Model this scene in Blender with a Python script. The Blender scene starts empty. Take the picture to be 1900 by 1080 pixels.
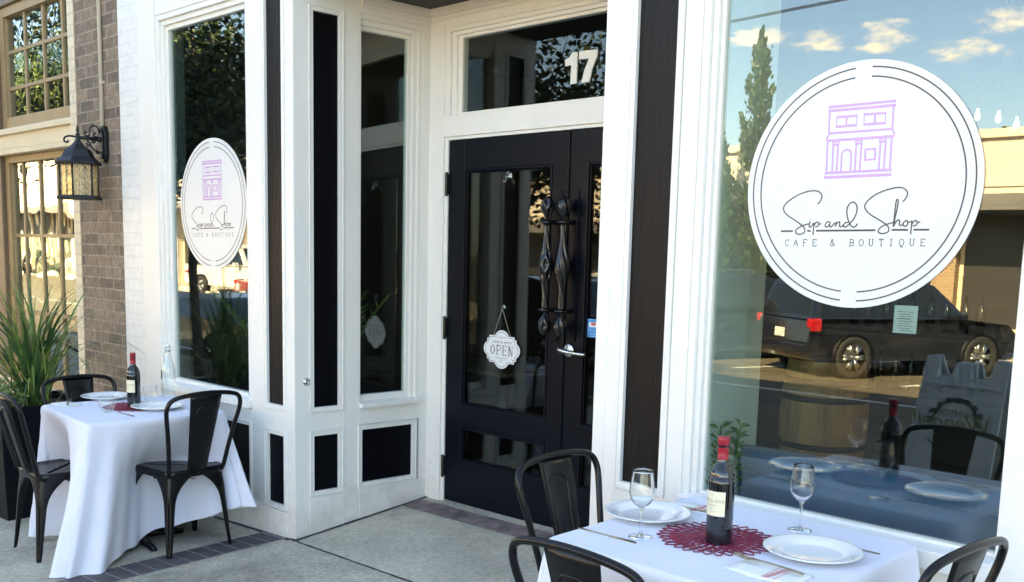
import bpy, math, random
from mathutils import Vector, Matrix
rnd = random.Random(7)
PI = math.pi
S = bpy.context.scene
COL = S.collection
cos, sin = math.cos, math.sin

# ---------------------------------------------------------------- materials
def mat(name, col=(.5, .5, .5), rough=.5, metal=0., spec=.5, noise=None, bump=None, coat=0., vary=0., sheen=0.):
    m = bpy.data.materials.new(name); m.use_nodes = True
    nt = m.node_tree; b = nt.nodes['Principled BSDF']
    b.inputs['Base Color'].default_value = (*col, 1)
    b.inputs['Roughness'].default_value = rough
    b.inputs['Metallic'].default_value = metal
    b.inputs['Specular IOR Level'].default_value = spec
    b.inputs['Coat Weight'].default_value = coat
    b.inputs['Sheen Weight'].default_value = sheen
    tc = nt.nodes.new('ShaderNodeTexCoord')
    if vary or noise:
        sc = noise or 8
        mp = nt.nodes.new('ShaderNodeMapping')
        if isinstance(sc, tuple): mp.inputs['Scale'].default_value = sc
        else: mp.inputs['Scale'].default_value = (sc,) * 3
        nt.links.new(tc.outputs['Object'], mp.inputs[0])
        n = nt.nodes.new('ShaderNodeTexNoise'); n.inputs['Scale'].default_value = 1; n.inputs['Detail'].default_value = 6
        n.inputs['Roughness'].default_value = .65
        nt.links.new(mp.outputs[0], n.inputs['Vector'])
        mr = nt.nodes.new('ShaderNodeMapRange')
        mr.inputs[1].default_value = .3; mr.inputs[2].default_value = .7
        mr.inputs[3].default_value = 1 - vary; mr.inputs[4].default_value = 1 + vary
        nt.links.new(n.outputs[0], mr.inputs[0])
        mx = nt.nodes.new('ShaderNodeMix'); mx.data_type = 'RGBA'; mx.blend_type = 'MULTIPLY'
        mx.inputs[0].default_value = 1; mx.inputs[6].default_value = (*col, 1)
        nt.links.new(mr.outputs[0], mx.inputs[7]); nt.links.new(mx.outputs[2], b.inputs['Base Color'])
        mr2 = nt.nodes.new('ShaderNodeMapRange')
        mr2.inputs[3].default_value = max(.02, rough - .08); mr2.inputs[4].default_value = rough + .08
        nt.links.new(n.outputs[0], mr2.inputs[0]); nt.links.new(mr2.outputs[0], b.inputs['Roughness'])
    if bump:
        bs, st = bump[0], bump[1]
        mp = nt.nodes.new('ShaderNodeMapping')
        mp.inputs['Scale'].default_value = bs if isinstance(bs, tuple) else (bs,) * 3
        nt.links.new(tc.outputs['Object'], mp.inputs[0])
        n = nt.nodes.new('ShaderNodeTexNoise'); n.inputs['Scale'].default_value = 1; n.inputs['Detail'].default_value = 4
        nt.links.new(mp.outputs[0], n.inputs['Vector'])
        bp = nt.nodes.new('ShaderNodeBump'); bp.inputs['Strength'].default_value = st
        bp.inputs['Distance'].default_value = bump[2] if len(bump) > 2 else .002
        nt.links.new(n.outputs[0], bp.inputs['Height']); nt.links.new(bp.outputs[0], b.inputs['Normal'])
    return m

def glass_pane(name, base, grow=.75, tint=(.93, .97, .95), wavy=None):
    m = bpy.data.materials.new(name); m.use_nodes = True
    nt = m.node_tree; nt.nodes.clear()
    o = nt.nodes.new('ShaderNodeOutputMaterial'); mx = nt.nodes.new('ShaderNodeMixShader')
    t = nt.nodes.new('ShaderNodeBsdfTransparent'); t.inputs[0].default_value = (*tint, 1)
    g = nt.nodes.new('ShaderNodeBsdfGlossy'); g.inputs['Roughness'].default_value = 0; g.inputs[0].default_value = (.97, .99, 1, 1)
    lw = nt.nodes.new('ShaderNodeLayerWeight'); lw.inputs[0].default_value = .5
    p = nt.nodes.new('ShaderNodeMath'); p.operation = 'POWER'; p.inputs[1].default_value = 4
    q = nt.nodes.new('ShaderNodeMath'); q.operation = 'MULTIPLY_ADD'; q.inputs[1].default_value = grow; q.inputs[2].default_value = base
    nt.links.new(lw.outputs['Facing'], p.inputs[0]); nt.links.new(p.outputs[0], q.inputs[0])
    nt.links.new(q.outputs[0], mx.inputs[0]); nt.links.new(t.outputs[0], mx.inputs[1]); nt.links.new(g.outputs[0], mx.inputs[2])
    nt.links.new(mx.outputs[0], o.inputs[0])
    if wavy:
        tc = nt.nodes.new('ShaderNodeTexCoord'); n = nt.nodes.new('ShaderNodeTexNoise'); n.inputs['Scale'].default_value = wavy[0]
        n.inputs['Detail'].default_value = 1
        bp = nt.nodes.new('ShaderNodeBump'); bp.inputs['Strength'].default_value = wavy[1]; bp.inputs['Distance'].default_value = wavy[2]
        nt.links.new(tc.outputs['Object'], n.inputs['Vector']); nt.links.new(n.outputs[0], bp.inputs['Height'])
        nt.links.new(bp.outputs[0], g.inputs['Normal'])
    return m

def solid_glass(name, col=(1, 1, 1), rough=0., ior=1.45):
    m = bpy.data.materials.new(name); m.use_nodes = True
    nt = m.node_tree; nt.nodes.clear()
    o = nt.nodes.new('ShaderNodeOutputMaterial'); g = nt.nodes.new('ShaderNodeBsdfGlass')
    g.inputs['Color'].default_value = (*col, 1); g.inputs['Roughness'].default_value = rough; g.inputs['IOR'].default_value = ior
    nt.links.new(g.outputs[0], o.inputs[0]); return m

def emit(name, col, st):
    m = bpy.data.materials.new(name); m.use_nodes = True
    nt = m.node_tree; b = nt.nodes['Principled BSDF']
    b.inputs['Base Color'].default_value = (*col, 1); b.inputs['Emission Color'].default_value = (*col, 1); b.inputs['Emission Strength'].default_value = st
    return m

def brick_mat(name, c1, c2, mortar, bw=.215, bh=.0745, ms=.009, rough=.85, bump=.6, stain=None, plane='xz'):
    m = bpy.data.materials.new(name); m.use_nodes = True
    nt = m.node_tree; b = nt.nodes['Principled BSDF']; L = nt.links.new
    tc = nt.nodes.new('ShaderNodeTexCoord'); sp = nt.nodes.new('ShaderNodeSeparateXYZ'); cb = nt.nodes.new('ShaderNodeCombineXYZ')
    L(tc.outputs['Object'], sp.inputs[0])
    # wobble so courses are not laser straight
    nw = nt.nodes.new('ShaderNodeTexNoise'); nw.inputs['Scale'].default_value = 9; nw.inputs['Detail'].default_value = 3
    L(tc.outputs['Object'], nw.inputs['Vector'])
    wz = nt.nodes.new('ShaderNodeMath'); wz.operation = 'MULTIPLY_ADD'; wz.inputs[1].default_value = .012
    L(nw.outputs[0], wz.inputs[0]); L(sp.outputs[2 if plane == 'xz' else 1], wz.inputs[2])
    L(sp.outputs[0], cb.inputs[0]); L(wz.outputs[0], cb.inputs[1])
    br = nt.nodes.new('ShaderNodeTexBrick'); br.inputs['Scale'].default_value = 1
    br.inputs['Brick Width'].default_value = bw; br.inputs['Row Height'].default_value = bh
    br.inputs['Mortar Size'].default_value = ms; br.inputs['Mortar Smooth'].default_value = .25; br.inputs['Bias'].default_value = 0
    br.inputs['Color1'].default_value = (*c1, 1); br.inputs['Color2'].default_value = (*c2, 1); br.inputs['Mortar'].default_value = (*mortar, 1)
    L(cb.outputs[0], br.inputs['Vector'])
    n = nt.nodes.new('ShaderNodeTexNoise'); n.inputs['Scale'].default_value = 22; n.inputs['Detail'].default_value = 8; n.inputs['Roughness'].default_value = .7
    L(tc.outputs['Object'], n.inputs['Vector'])
    mr = nt.nodes.new('ShaderNodeMapRange'); mr.inputs[1].default_value = .3; mr.inputs[2].default_value = .7; mr.inputs[3].default_value = .62; mr.inputs[4].default_value = 1.35
    L(n.outputs[0], mr.inputs[0])
    mx = nt.nodes.new('ShaderNodeMix'); mx.data_type = 'RGBA'; mx.blend_type = 'MULTIPLY'; mx.inputs[0].default_value = 1 if stain else .25
    L(br.outputs[0], mx.inputs[6]); L(mr.outputs[0], mx.inputs[7])
    last = mx.outputs[2]
    if stain:
        n2 = nt.nodes.new('ShaderNodeTexNoise'); n2.inputs['Scale'].default_value = 5; n2.inputs['Detail'].default_value = 7; n2.inputs['Roughness'].default_value = .75
        L(tc.outputs['Object'], n2.inputs['Vector'])
        r2 = nt.nodes.new('ShaderNodeMapRange'); r2.inputs[1].default_value = .58; r2.inputs[2].default_value = .72; r2.inputs[3].default_value = 0; r2.inputs[4].default_value = .45
        L(n2.outputs[0], r2.inputs[0])
        m2 = nt.nodes.new('ShaderNodeMix'); m2.data_type = 'RGBA'; L(r2.outputs[0], m2.inputs[0]); L(last, m2.inputs[6]); m2.inputs[7].default_value = (*stain, 1)
        last = m2.outputs[2]
    L(last, b.inputs['Base Color']); b.inputs['Roughness'].default_value = rough
    ma = nt.nodes.new('ShaderNodeMath'); ma.operation = 'MULTIPLY_ADD'; ma.inputs[1].default_value = -1; 
    L(br.outputs['Fac'], ma.inputs[0]); sc = nt.nodes.new('ShaderNodeMath'); sc.operation = 'MULTIPLY'; sc.inputs[1].default_value = .35
    L(n.outputs[0], sc.inputs[0]); L(sc.outputs[0], ma.inputs[2])
    bp = nt.nodes.new('ShaderNodeBump'); bp.inputs['Strength'].default_value = bump; bp.inputs['Distance'].default_value = .006
    L(ma.outputs[0], bp.inputs['Height']); L(bp.outputs[0], b.inputs['Normal'])
    return m

def concrete_mat(name, c_a, c_b, speck=.5):
    m = bpy.data.materials.new(name); m.use_nodes = True
    nt = m.node_tree; b = nt.nodes['Principled BSDF']; L = nt.links.new
    tc = nt.nodes.new('ShaderNodeTexCoord')
    n = nt.nodes.new('ShaderNodeTexNoise'); n.inputs['Scale'].default_value = 1.9; n.inputs['Detail'].default_value = 8; n.inputs['Roughness'].default_value = .68
    f = nt.nodes.new('ShaderNodeTexNoise'); f.inputs['Scale'].default_value = 150; f.inputs['Detail'].default_value = 3
    v = nt.nodes.new('ShaderNodeTexNoise'); v.inputs['Scale'].default_value = 45; v.inputs['Detail'].default_value = 4
    for q in (n, f, v): L(tc.outputs['Object'], q.inputs['Vector'])
    cr = nt.nodes.new('ShaderNodeValToRGB'); cr.color_ramp.elements[0].position = .32; cr.color_ramp.elements[1].position = .7
    cr.color_ramp.elements[0].color = (*c_a, 1); cr.color_ramp.elements[1].color = (*c_b, 1)
    L(n.outputs[0], cr.inputs[0])
    mr = nt.nodes.new('ShaderNodeMapRange'); mr.inputs[1].default_value = .35; mr.inputs[2].default_value = .65; mr.inputs[3].default_value = 1 - speck * .5; mr.inputs[4].default_value = 1 + speck * .4
    ad = nt.nodes.new('ShaderNodeMath'); ad.operation = 'ADD'; ml = nt.nodes.new('ShaderNodeMath'); ml.operation = 'MULTIPLY'; ml.inputs[1].default_value = .5
    L(f.outputs[0], ad.inputs[0]); L(v.outputs[0], ad.inputs[1]); L(ad.outputs[0], ml.inputs[0]); L(ml.outputs[0], mr.inputs[0])
    mx = nt.nodes.new('ShaderNodeMix'); mx.data_type = 'RGBA'; mx.blend_type = 'MULTIPLY'; mx.inputs[0].default_value = 1
    L(cr.outputs[0], mx.inputs[6]); L(mr.outputs[0], mx.inputs[7])
    # small dark spots (gum, stains)
    vo = nt.nodes.new('ShaderNodeTexVoronoi'); vo.inputs['Scale'].default_value = 2.3; L(tc.outputs['Object'], vo.inputs['Vector'])
    r3 = nt.nodes.new('ShaderNodeMapRange'); r3.inputs[1].default_value = .05; r3.inputs[2].default_value = .075; r3.inputs[3].default_value = .35; r3.inputs[4].default_value = 1
    L(vo.outputs['Distance'], r3.inputs[0])
    m3 = nt.nodes.new('ShaderNodeMix'); m3.data_type = 'RGBA'; m3.blend_type = 'MULTIPLY'; m3.inputs[0].default_value = 1
    L(mx.outputs[2], m3.inputs[6]); L(r3.outputs[0], m3.inputs[7])
    ns = nt.nodes.new('ShaderNodeTexNoise'); ns.inputs['Scale'].default_value = .9; ns.inputs['Detail'].default_value = 9; ns.inputs['Roughness'].default_value = .72; ns.inputs['Distortion'].default_value = .6
    L(tc.outputs['Object'], ns.inputs['Vector'])
    rs = nt.nodes.new('ShaderNodeMapRange'); rs.inputs[1].default_value = .50; rs.inputs[2].default_value = .66; rs.inputs[3].default_value = 1; rs.inputs[4].default_value = .58
    L(ns.outputs[0], rs.inputs[0])
    m4 = nt.nodes.new('ShaderNodeMix'); m4.data_type = 'RGBA'; m4.blend_type = 'MULTIPLY'; m4.inputs[0].default_value = 1
    L(m3.outputs[2], m4.inputs[6]); L(rs.outputs[0], m4.inputs[7])
    L(m4.outputs[2], b.inputs['Base Color']); b.inputs['Roughness'].default_value = .85
    bp = nt.nodes.new('ShaderNodeBump'); bp.inputs['Strength'].default_value = .35; bp.inputs['Distance'].default_value = .003
    L(ml.outputs[0], bp.inputs['Height']); L(bp.outputs[0], b.inputs['Normal'])
    return m

WHITE = mat('white_paint', (.81, .79, .74), .42, noise=(5, 5, 1.2), vary=.04, bump=((40, 40, 5), .07, .001))
def _grime(m):
    nt = m.node_tree; L = nt.links.new; b = nt.nodes['Principled BSDF']; src = b.inputs['Base Color'].links[0].from_socket
    tc = nt.nodes.new('ShaderNodeTexCoord'); sp = nt.nodes.new('ShaderNodeSeparateXYZ'); L(tc.outputs['Object'], sp.inputs[0])
    n = nt.nodes.new('ShaderNodeTexNoise'); n.inputs['Scale'].default_value = 7; n.inputs['Detail'].default_value = 8; n.inputs['Roughness'].default_value = .75; L(tc.outputs['Object'], n.inputs['Vector'])
    r = nt.nodes.new('ShaderNodeMapRange'); r.inputs[1].default_value = .02; r.inputs[2].default_value = .42; r.inputs[3].default_value = .30; r.inputs[4].default_value = 0; L(sp.outputs[2], r.inputs[0])
    ad = nt.nodes.new('ShaderNodeMath'); ad.operation = 'ADD'; L(n.outputs[0], ad.inputs[0]); L(r.outputs[0], ad.inputs[1])
    r2 = nt.nodes.new('ShaderNodeMapRange'); r2.inputs[1].default_value = .60; r2.inputs[2].default_value = .95; r2.inputs[3].default_value = 0; r2.inputs[4].default_value = .55; L(ad.outputs[0], r2.inputs[0])
    mx = nt.nodes.new('ShaderNodeMix'); mx.data_type = 'RGBA'; L(r2.outputs[0], mx.inputs[0]); L(src, mx.inputs[6]); mx.inputs[7].default_value = (.42, .39, .33, 1); L(mx.outputs[2], b.inputs['Base Color'])
_grime(WHITE)
WHITEB = brick_mat('white_painted_brick', (.80, .795, .76), (.78, .775, .74), (.755, .75, .715), rough=.5, bump=.45)
BLACKP = mat('black_panel_paint', (.0022, .0022, .004), .45, bump=((60, 60, 5), .35, .003), spec=.12)
GRAINP = mat('black_grained_paint', (.0065, .0052, .0052), .45, bump=((95, 95, 4), .9, .006), noise=(70, 70, 3), vary=.4, spec=.2)
DOORP = mat('door_paint', (.0022, .0034, .0075), .36, spec=.16, bump=(30, .06, .002))
CEIL = mat('dark_ceiling_paint', (.03, .025, .025), .6, vary=.1)
IRON = mat('cast_iron', (.010, .010, .011), .26, spec=.7, metal=.1, bump=(160, .2, .001))
CHAIRM = mat('black_powder_coat', (.0035, .0035, .0045), .27, spec=.32, metal=.0, bump=(260, .06, .0006))
LAMPM = mat('lamp_black_metal', (.006, .007, .010), .45, metal=.1, bump=(200, .25, .001))
CHROME = mat('brushed_nickel', (.62, .61, .58), .28, metal=1., vary=.05, noise=60)
BRASSY = mat('aged_hinge', (.045, .04, .032), .5, metal=.6)
CUTL = mat('bronze_cutlery', (.42, .33, .22), .22, metal=1.)
STEEL = mat('steel_cutlery', (.5, .5, .48), .2, metal=1.)
PANE = glass_pane('shop_glass', .085, .62, (.82, .90, .88))
THIN = glass_pane('thin_drinking_glass', .055, .75, (.97, .985, .98))
PANE2 = glass_pane('old_wavy_glass', .16, .62, (.75, .84, .82), wavy=(2.6, .11, .05))
DPANE = glass_pane('door_glass', .035, .7, (.78, .84, .83))
CLEAR = solid_glass('drinking_glass', (.985, .99, .985))
DECALW = mat('decal_white', (.72, .735, .725), .35)
LILAC = mat('decal_lilac', (.58, .35, .66), .4)
INK = mat('decal_ink', (.085, .07, .075), .45)
CLOTH = mat('white_linen', (.72, .74, .84), .9, bump=(420, .12, .0008), sheen=.15, spec=.15)
PORC = mat('porcelain', (.82, .83, .82), .12, coat=.3)
NAPK = mat('napkin_paper', (.84, .85, .83), .85, spec=.1)
REDINK = mat('napkin_red', (.55, .08, .10), .7)
WINEG = mat('wine_bottle_glass', (.006, .007, .008), .04, spec=.6, coat=.6)
CAPS = mat('red_capsule', (.34, .008, .022), .34, spec=.5)
LABEL = mat('cream_label', (.78, .72, .52), .6, vary=.03, noise=40)
LABINK = mat('label_ink', (.22, .2, .16), .6)
MATRED = mat('burgundy_vinyl', (.24, .010, .042), .3, spec=.5)
CONC = concrete_mat('sidewalk_concrete', (.35, .32, .24), (.60, .555, .44), .7)
CONC2 = concrete_mat('vestibule_concrete', (.40, .37, .285), (.64, .60, .48), .5)
JOINT = mat('joint_dark', (.035, .032, .03), .95)
PAVER = mat('dark_paver', (.085, .075, .075), .8, vary=.35, noise=14, bump=(90, .4, .003))
MORT = mat('paver_mortar', (.30, .27, .26), .9, vary=.2, noise=60)
ASPH = concrete_mat('asphalt', (.12, .098, .066), (.17, .138, .09), .5)
BRICK = brick_mat('brown_brick', (.29, .215, .15), (.14, .108, .08), (.34, .285, .22), ms=.006, stain=(.42, .36, .28), bump=.9)
CREAMB = brick_mat('cream_painted_brick', (.78, .67, .48), (.74, .63, .45), (.66, .55, .40), rough=.6, bump=.5)
CREAM = mat('cream_paint', (.72, .60, .40), .5, vary=.06, noise=(4, 4, 12), bump=((5, 5, 40), .15, .003))
TANW = mat('tan_window_wood', (.36, .245, .12), .5, vary=.12, noise=(20, 20, 3), bump=((40, 40, 6), .2, .002))
BROWNW = mat('brown_casing', (.16, .105, .06), .5, vary=.1, noise=(20, 20, 3))
PIPE = mat('painted_conduit', (.62, .57, .47), .45)
SEED = None
SEEDP = glass_pane('seeded_lantern_glass', .06, .5, (.95, .85, .62), wavy=(60, 1.0, .01))
def _amber():
    nt = SEEDP.node_tree; L = nt.links.new; o = [n for n in nt.nodes if n.type == 'OUTPUT_MATERIAL'][0]; src = o.inputs[0].links[0].from_socket
    tr = nt.nodes.new('ShaderNodeBsdfTranslucent'); tr.inputs[0].default_value = (.95, .80, .50, 1); df = nt.nodes.new('ShaderNodeBsdfDiffuse'); df.inputs[0].default_value = (.80, .68, .44, 1)
    m1 = nt.nodes.new('ShaderNodeMixShader'); L(tr.outputs[0], m1.inputs[1]); L(df.outputs[0], m1.inputs[2])
    tc = nt.nodes.new('ShaderNodeTexCoord'); mp = nt.nodes.new('ShaderNodeMapping'); mp.inputs['Scale'].default_value = (150, 150, 45); n = nt.nodes.new('ShaderNodeTexNoise'); n.inputs['Scale'].default_value = 1; n.inputs['Detail'].default_value = 2
    L(tc.outputs['Object'], mp.inputs[0]); L(mp.outputs[0], n.inputs['Vector'])
    r = nt.nodes.new('ShaderNodeMapRange'); r.inputs[1].default_value = .38; r.inputs[2].default_value = .62; r.inputs[3].default_value = .15; r.inputs[4].default_value = .85; L(n.outputs[0], r.inputs[0])
    m2 = nt.nodes.new('ShaderNodeMixShader'); L(r.outputs[0], m2.inputs[0]); L(src, m2.inputs[1]); L(m1.outputs[0], m2.inputs[2]); L(m2.outputs[0], o.inputs[0])
_amber()
BULB = mat('lamp_bulb', (.8, .78, .7), .15, spec=.6)
PLANTER = mat('black_planter', (.003, .0035, .006), .5, spec=.2, bump=(60, .1, .002))
SOIL = mat('soil', (.05, .035, .025), .95, bump=(60, .8, .01))
GRASSM = [mat('grass_a', (.11, .185, .04), .5, vary=.25, noise=20), mat('grass_b', (.22, .29, .075), .5, vary=.25, noise=20), mat('grass_c', (.035, .085, .026), .5), mat('grass_dry', (.26, .20, .08), .6)]
LEAF = [mat('leaf_a', (.045, .075, .018), .5), mat('leaf_b', (.08, .115, .025), .5), mat('leaf_c', (.024, .045, .014), .5), mat('leaf_d', (.13, .15, .035), .5)]
BARK = mat('bark', (.11, .085, .065), .9, bump=((20, 20, 5), .8, .02), vary=.3, noise=9)
SOFA = mat('navy_upholstery', (.03, .10, .21), .55, bump=(240, .15, .001), sheen=.2)
OAK = mat('barrel_oak', (.48, .29, .12), .6, vary=.35, noise=(14, 14, 2), bump=((40, 40, 4), .4, .003))
HOOP = mat('barrel_hoop', (.03, .03, .032), .5, metal=.6)
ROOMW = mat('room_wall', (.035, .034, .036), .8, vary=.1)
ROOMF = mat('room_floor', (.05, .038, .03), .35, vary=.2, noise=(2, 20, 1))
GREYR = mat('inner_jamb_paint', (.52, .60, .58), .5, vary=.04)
TYRE = mat('tyre', (.02, .02, .02), .8)
RIM = mat('alloy_rim', (.62, .62, .6), .25, metal=1.)
CARGL = mat('car_glass', (.01, .013, .014), .03, spec=.7)
PLASTIC = mat('sign_plastic', (.55, .60, .62), .55, vary=.04)
STUCCO = mat('cream_stucco', (.70, .62, .49), .85, vary=.07, noise=2)
STUCCO2 = mat('pale_stucco', (.78, .68, .52), .85, vary=.06, noise=2)
ROOFG = mat('grey_roof', (.16, .15, .14), .8, vary=.2)
DARKW = mat('dark_storefront', (.035, .032, .03), .4)

# ---------------------------------------------------------------- mesh builder
class MB:
    def __init__(s): s.v = []; s.f = []; s.m = []; s.sm = []; s.T = None
    def add(s, vs, fs, mi=0, smooth=False):
        o = len(s.v)
        s.v += [tuple(s.T(*p)) if s.T else tuple(p) for p in vs]
        for f in fs: s.f.append([i + o for i in f]); s.m.append(mi); s.sm.append(smooth)
    def box(s, x0, x1, y0, y1, z0, z1, mi=0):
        s.add([(x0, y0, z0), (x1, y0, z0), (x1, y1, z0), (x0, y1, z0), (x0, y0, z1), (x1, y0, z1), (x1, y1, z1), (x0, y1, z1)],
              [(0, 3, 2, 1), (4, 5, 6, 7), (0, 1, 5, 4), (1, 2, 6, 5), (2, 3, 7, 6), (3, 0, 4, 7)], mi)
    def frame(s, x0, x1, z0, z1, w, y0, y1, mi=0, bottom=True, top=True):
        s.box(x0, x0 + w, y0, y1, z0, z1, mi); s.box(x1 - w, x1, y0, y1, z0, z1, mi)
        if bottom: s.box(x0 + w, x1 - w, y0, y1, z0, z0 + w, mi)
        if top: s.box(x0 + w, x1 - w, y0, y1, z1 - w, z1, mi)
    def prism(s, pts, axis, a, b, mi=0):   # pts 2D polygon, extruded along axis from a to b
        n = len(pts)
        def P(p, t): return {'x': (t, p[0], p[1]), 'y': (p[0], t, p[1]), 'z': (p[0], p[1], t)}[axis]
        vs = [P(p, a) for p in pts] + [P(p, b) for p in pts]
        fs = [tuple(range(n))[::-1], tuple(range(n, 2 * n))] + [(i, (i + 1) % n, n + (i + 1) % n, n + i) for i in range(n)]
        s.add(vs, fs, mi)
    def lathe(s, prof, c=(0, 0, 0), n=32, mi=0, rfun=None, closed=False, smooth=True, a0=0., M=None):
        vs = []
        for (r, z) in prof:
            for k in range(n):
                a = a0 + 2 * PI * k / n
                rr = r * (rfun(a, z) if rfun else 1)
                p = (rr * cos(a), rr * sin(a), z)
                if M is not None: p = M @ Vector(p)
                vs.append((p[0] + c[0], p[1] + c[1], p[2] + c[2]))
        fs = []
        m = len(prof)
        for i in range(m - (0 if closed else 1)):
            j = (i + 1) % m
            for k in range(n):
                k2 = (k + 1) % n
                fs.append((i * n + k, i * n + k2, j * n + k2, j * n + k))
        if not closed:
            if prof[0][0] > 1e-5: fs.append(tuple(range(n))[::-1])
            if prof[-1][0] > 1e-5: fs.append(tuple(range((m - 1) * n, m * n)))
        s.add(vs, fs, mi, smooth)
    def tube(s, pts, r, n=8, mi=0, caps=True, smooth=True):
        pts = [Vector(p) for p in pts]; m = len(pts)
        rr = r if isinstance(r, (list, tuple)) else [r] * m
        up = None; vs = []
        for i in range(m):
            t = (pts[min(i + 1, m - 1)] - pts[max(i - 1, 0)]).normalized()
            if up is None:
                up = Vector((0, 0, 1)) if abs(t.z) < .9 else Vector((1, 0, 0))
            a = t.cross(up)
            if a.length < 1e-4: a = t.cross(Vector((0, 1, 0)))
            a.normalize(); b = a.cross(t).normalized(); up = b
            for k in range(n):
                q = pts[i] + (a * cos(2 * PI * k / n) + b * sin(2 * PI * k / n)) * rr[i]
                vs.append(tuple(q))
        fs = [(i * n + k, i * n + (k + 1) % n, (i + 1) * n + (k + 1) % n, (i + 1) * n + k) for i in range(m - 1) for k in range(n)]
        if caps: fs += [tuple(range(n))[::-1], tuple(range((m - 1) * n, m * n))]
        s.add(vs, fs, mi, smooth)
    def grid(s, rows, mi=0, smooth=True, wrap=False):
        n = len(rows[0]); vs = [p for r in rows for p in r]
        fs = []
        for i in range(len(rows) - 1):
            for k in range(n if wrap else n - 1):
                k2 = (k + 1) % n
                fs.append((i * n + k, i * n + k2, (i + 1) * n + k2, (i + 1) * n + k))
        s.add(vs, fs, mi, smooth)
    def build(s, name, mats, parent=None, bevel=None, seg=2, solid=None, subd=0, loc=None):
        me = bpy.data.meshes.new(name); me.from_pydata(s.v, [], s.f)
        for m_ in (mats if isinstance(mats, (list, tuple)) else [mats]): me.materials.append(m_)
        me.polygons.foreach_set('material_index', s.m); me.polygons.foreach_set('use_smooth', s.sm)
        me.update()
        o = bpy.data.objects.new(name, me); COL.objects.link(o)
        if loc: o.location = loc
        if parent: o.parent = parent
        if solid:
            q = o.modifiers.new('thick', 'SOLIDIFY'); q.thickness = solid; q.offset = 0
        if bevel:
            q = o.modifiers.new('bevel', 'BEVEL'); q.width = bevel; q.segments = seg; q.limit_method = 'ANGLE'; q.angle_limit = math.radians(35)
        if subd:
            q = o.modifiers.new('sub', 'SUBSURF'); q.levels = subd; q.render_levels = subd
        return o

def tag(o, label=None, cat=None, group=None, kind=None):
    if label: o['label'] = label
    if cat: o['category'] = cat
    if group: o['group'] = group
    if kind: o['kind'] = kind
    return o
def empty(name, loc, rz=0, label=None, cat=None, group=None):
    o = bpy.data.objects.new(name, None); COL.objects.link(o); o.location = loc; o.rotation_euler = (0, 0, rz); o.empty_display_size = .1
    return tag(o, label, cat, group)
KIDS = {}
def copy_tree(o, parent=None):
    c = o.copy(); COL.objects.link(c)
    if parent: c.parent = parent
    for ch in [q for q in COL.objects if q.parent == o]: copy_tree(ch, c)
    return c
def smoothpath(p, k=5):
    if len(p) < 3: return p
    out = []
    P_ = [p[0]] + list(p) + [p[-1]]
    for i in range(1, len(P_) - 2):
        a, b, c, d = P_[i - 1], P_[i], P_[i + 1], P_[i + 2]
        for j in range(k):
            t = j / k
            out.append(tuple(.5 * ((2 * b[q]) + (-a[q] + c[q]) * t + (2 * a[q] - 5 * b[q] + 4 * c[q] - d[q]) * t * t + (-a[q] + 3 * b[q] - 3 * c[q] + d[q]) * t ** 3) for q in range(len(b))))
    out.append(tuple(p[-1])); return out
RB = [0]
def ribbon(mb, pts, w, y, mi=0, closed=False, d=.0006):   # flat stroke in the XZ plane, front face towards -y
    pts = list(pts)
    if closed: pts = pts + [pts[0], pts[1]]
    n = len(pts); L_ = []; R_ = []
    for i in range(n):
        a = pts[max(i - 1, 0)]; b = pts[min(i + 1, n - 1)]
        dx, dz = b[0] - a[0], b[1] - a[1]; l = math.hypot(dx, dz) or 1
        k = 1.
        if 0 < i < n - 1:
            e1 = (pts[i][0] - a[0], pts[i][1] - a[1]); e2 = (b[0] - pts[i][0], b[1] - pts[i][1])
            m1 = math.hypot(*e1) or 1; m2 = math.hypot(*e2) or 1
            c_ = (e1[0] * e2[0] + e1[1] * e2[1]) / m1 / m2
            k = min(1.5, 1 / max(.5, math.sqrt(max(0, (1 + c_) / 2))))
        nx, nz = -dz / l * w / 2 * k, dx / l * w / 2 * k
        L_.append((pts[i][0] + nx, pts[i][1] + nz)); R_.append((pts[i][0] - nx, pts[i][1] - nz))
    RB[0] = (RB[0] + 1) % 40
    vs = []
    for i in range(n):
        yy = y - d - RB[0] * 1e-5 - i * 1.5e-6
        vs += [(L_[i][0], yy, L_[i][1]), (R_[i][0], yy, R_[i][1])]
    mb.add(vs, [(2 * i, 2 * i + 2, 2 * i + 3, 2 * i + 1) for i in range(n - 1)], mi)
def text_geo(txt, size, shear=0., space=1.):
    c = bpy.data.curves.new('t', 'FONT'); c.body = txt; c.size = size; c.shear = shear; c.space_character = space; c.align_x = 'CENTER'; c.resolution_u = 3
    o = bpy.data.objects.new('t', c); COL.objects.link(o)
    dg = bpy.context.evaluated_depsgraph_get(); me = bpy.data.meshes.new_from_object(o.evaluated_get(dg))
    v = [tuple(p.co) for p in me.vertices]; f = [tuple(p.vertices) for p in me.polygons]
    bpy.data.objects.remove(o); bpy.data.curves.remove(c); bpy.data.meshes.remove(me)
    return v, f
def ground(x, y):      # pavement height; slopes down to the left, ramps up into the doorway
    z = .045 * x if x < 0 else .018 * x
    if x < -2: z = -.09 + .02 * (x + 2)
    if x > 2: z = .036
    z += .012 * min(y, 0)
    if 0 < y:
        z += .111 * min(y, .9) / .862 * max(0, min(1, (x + .12) / .1))
    return z

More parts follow.
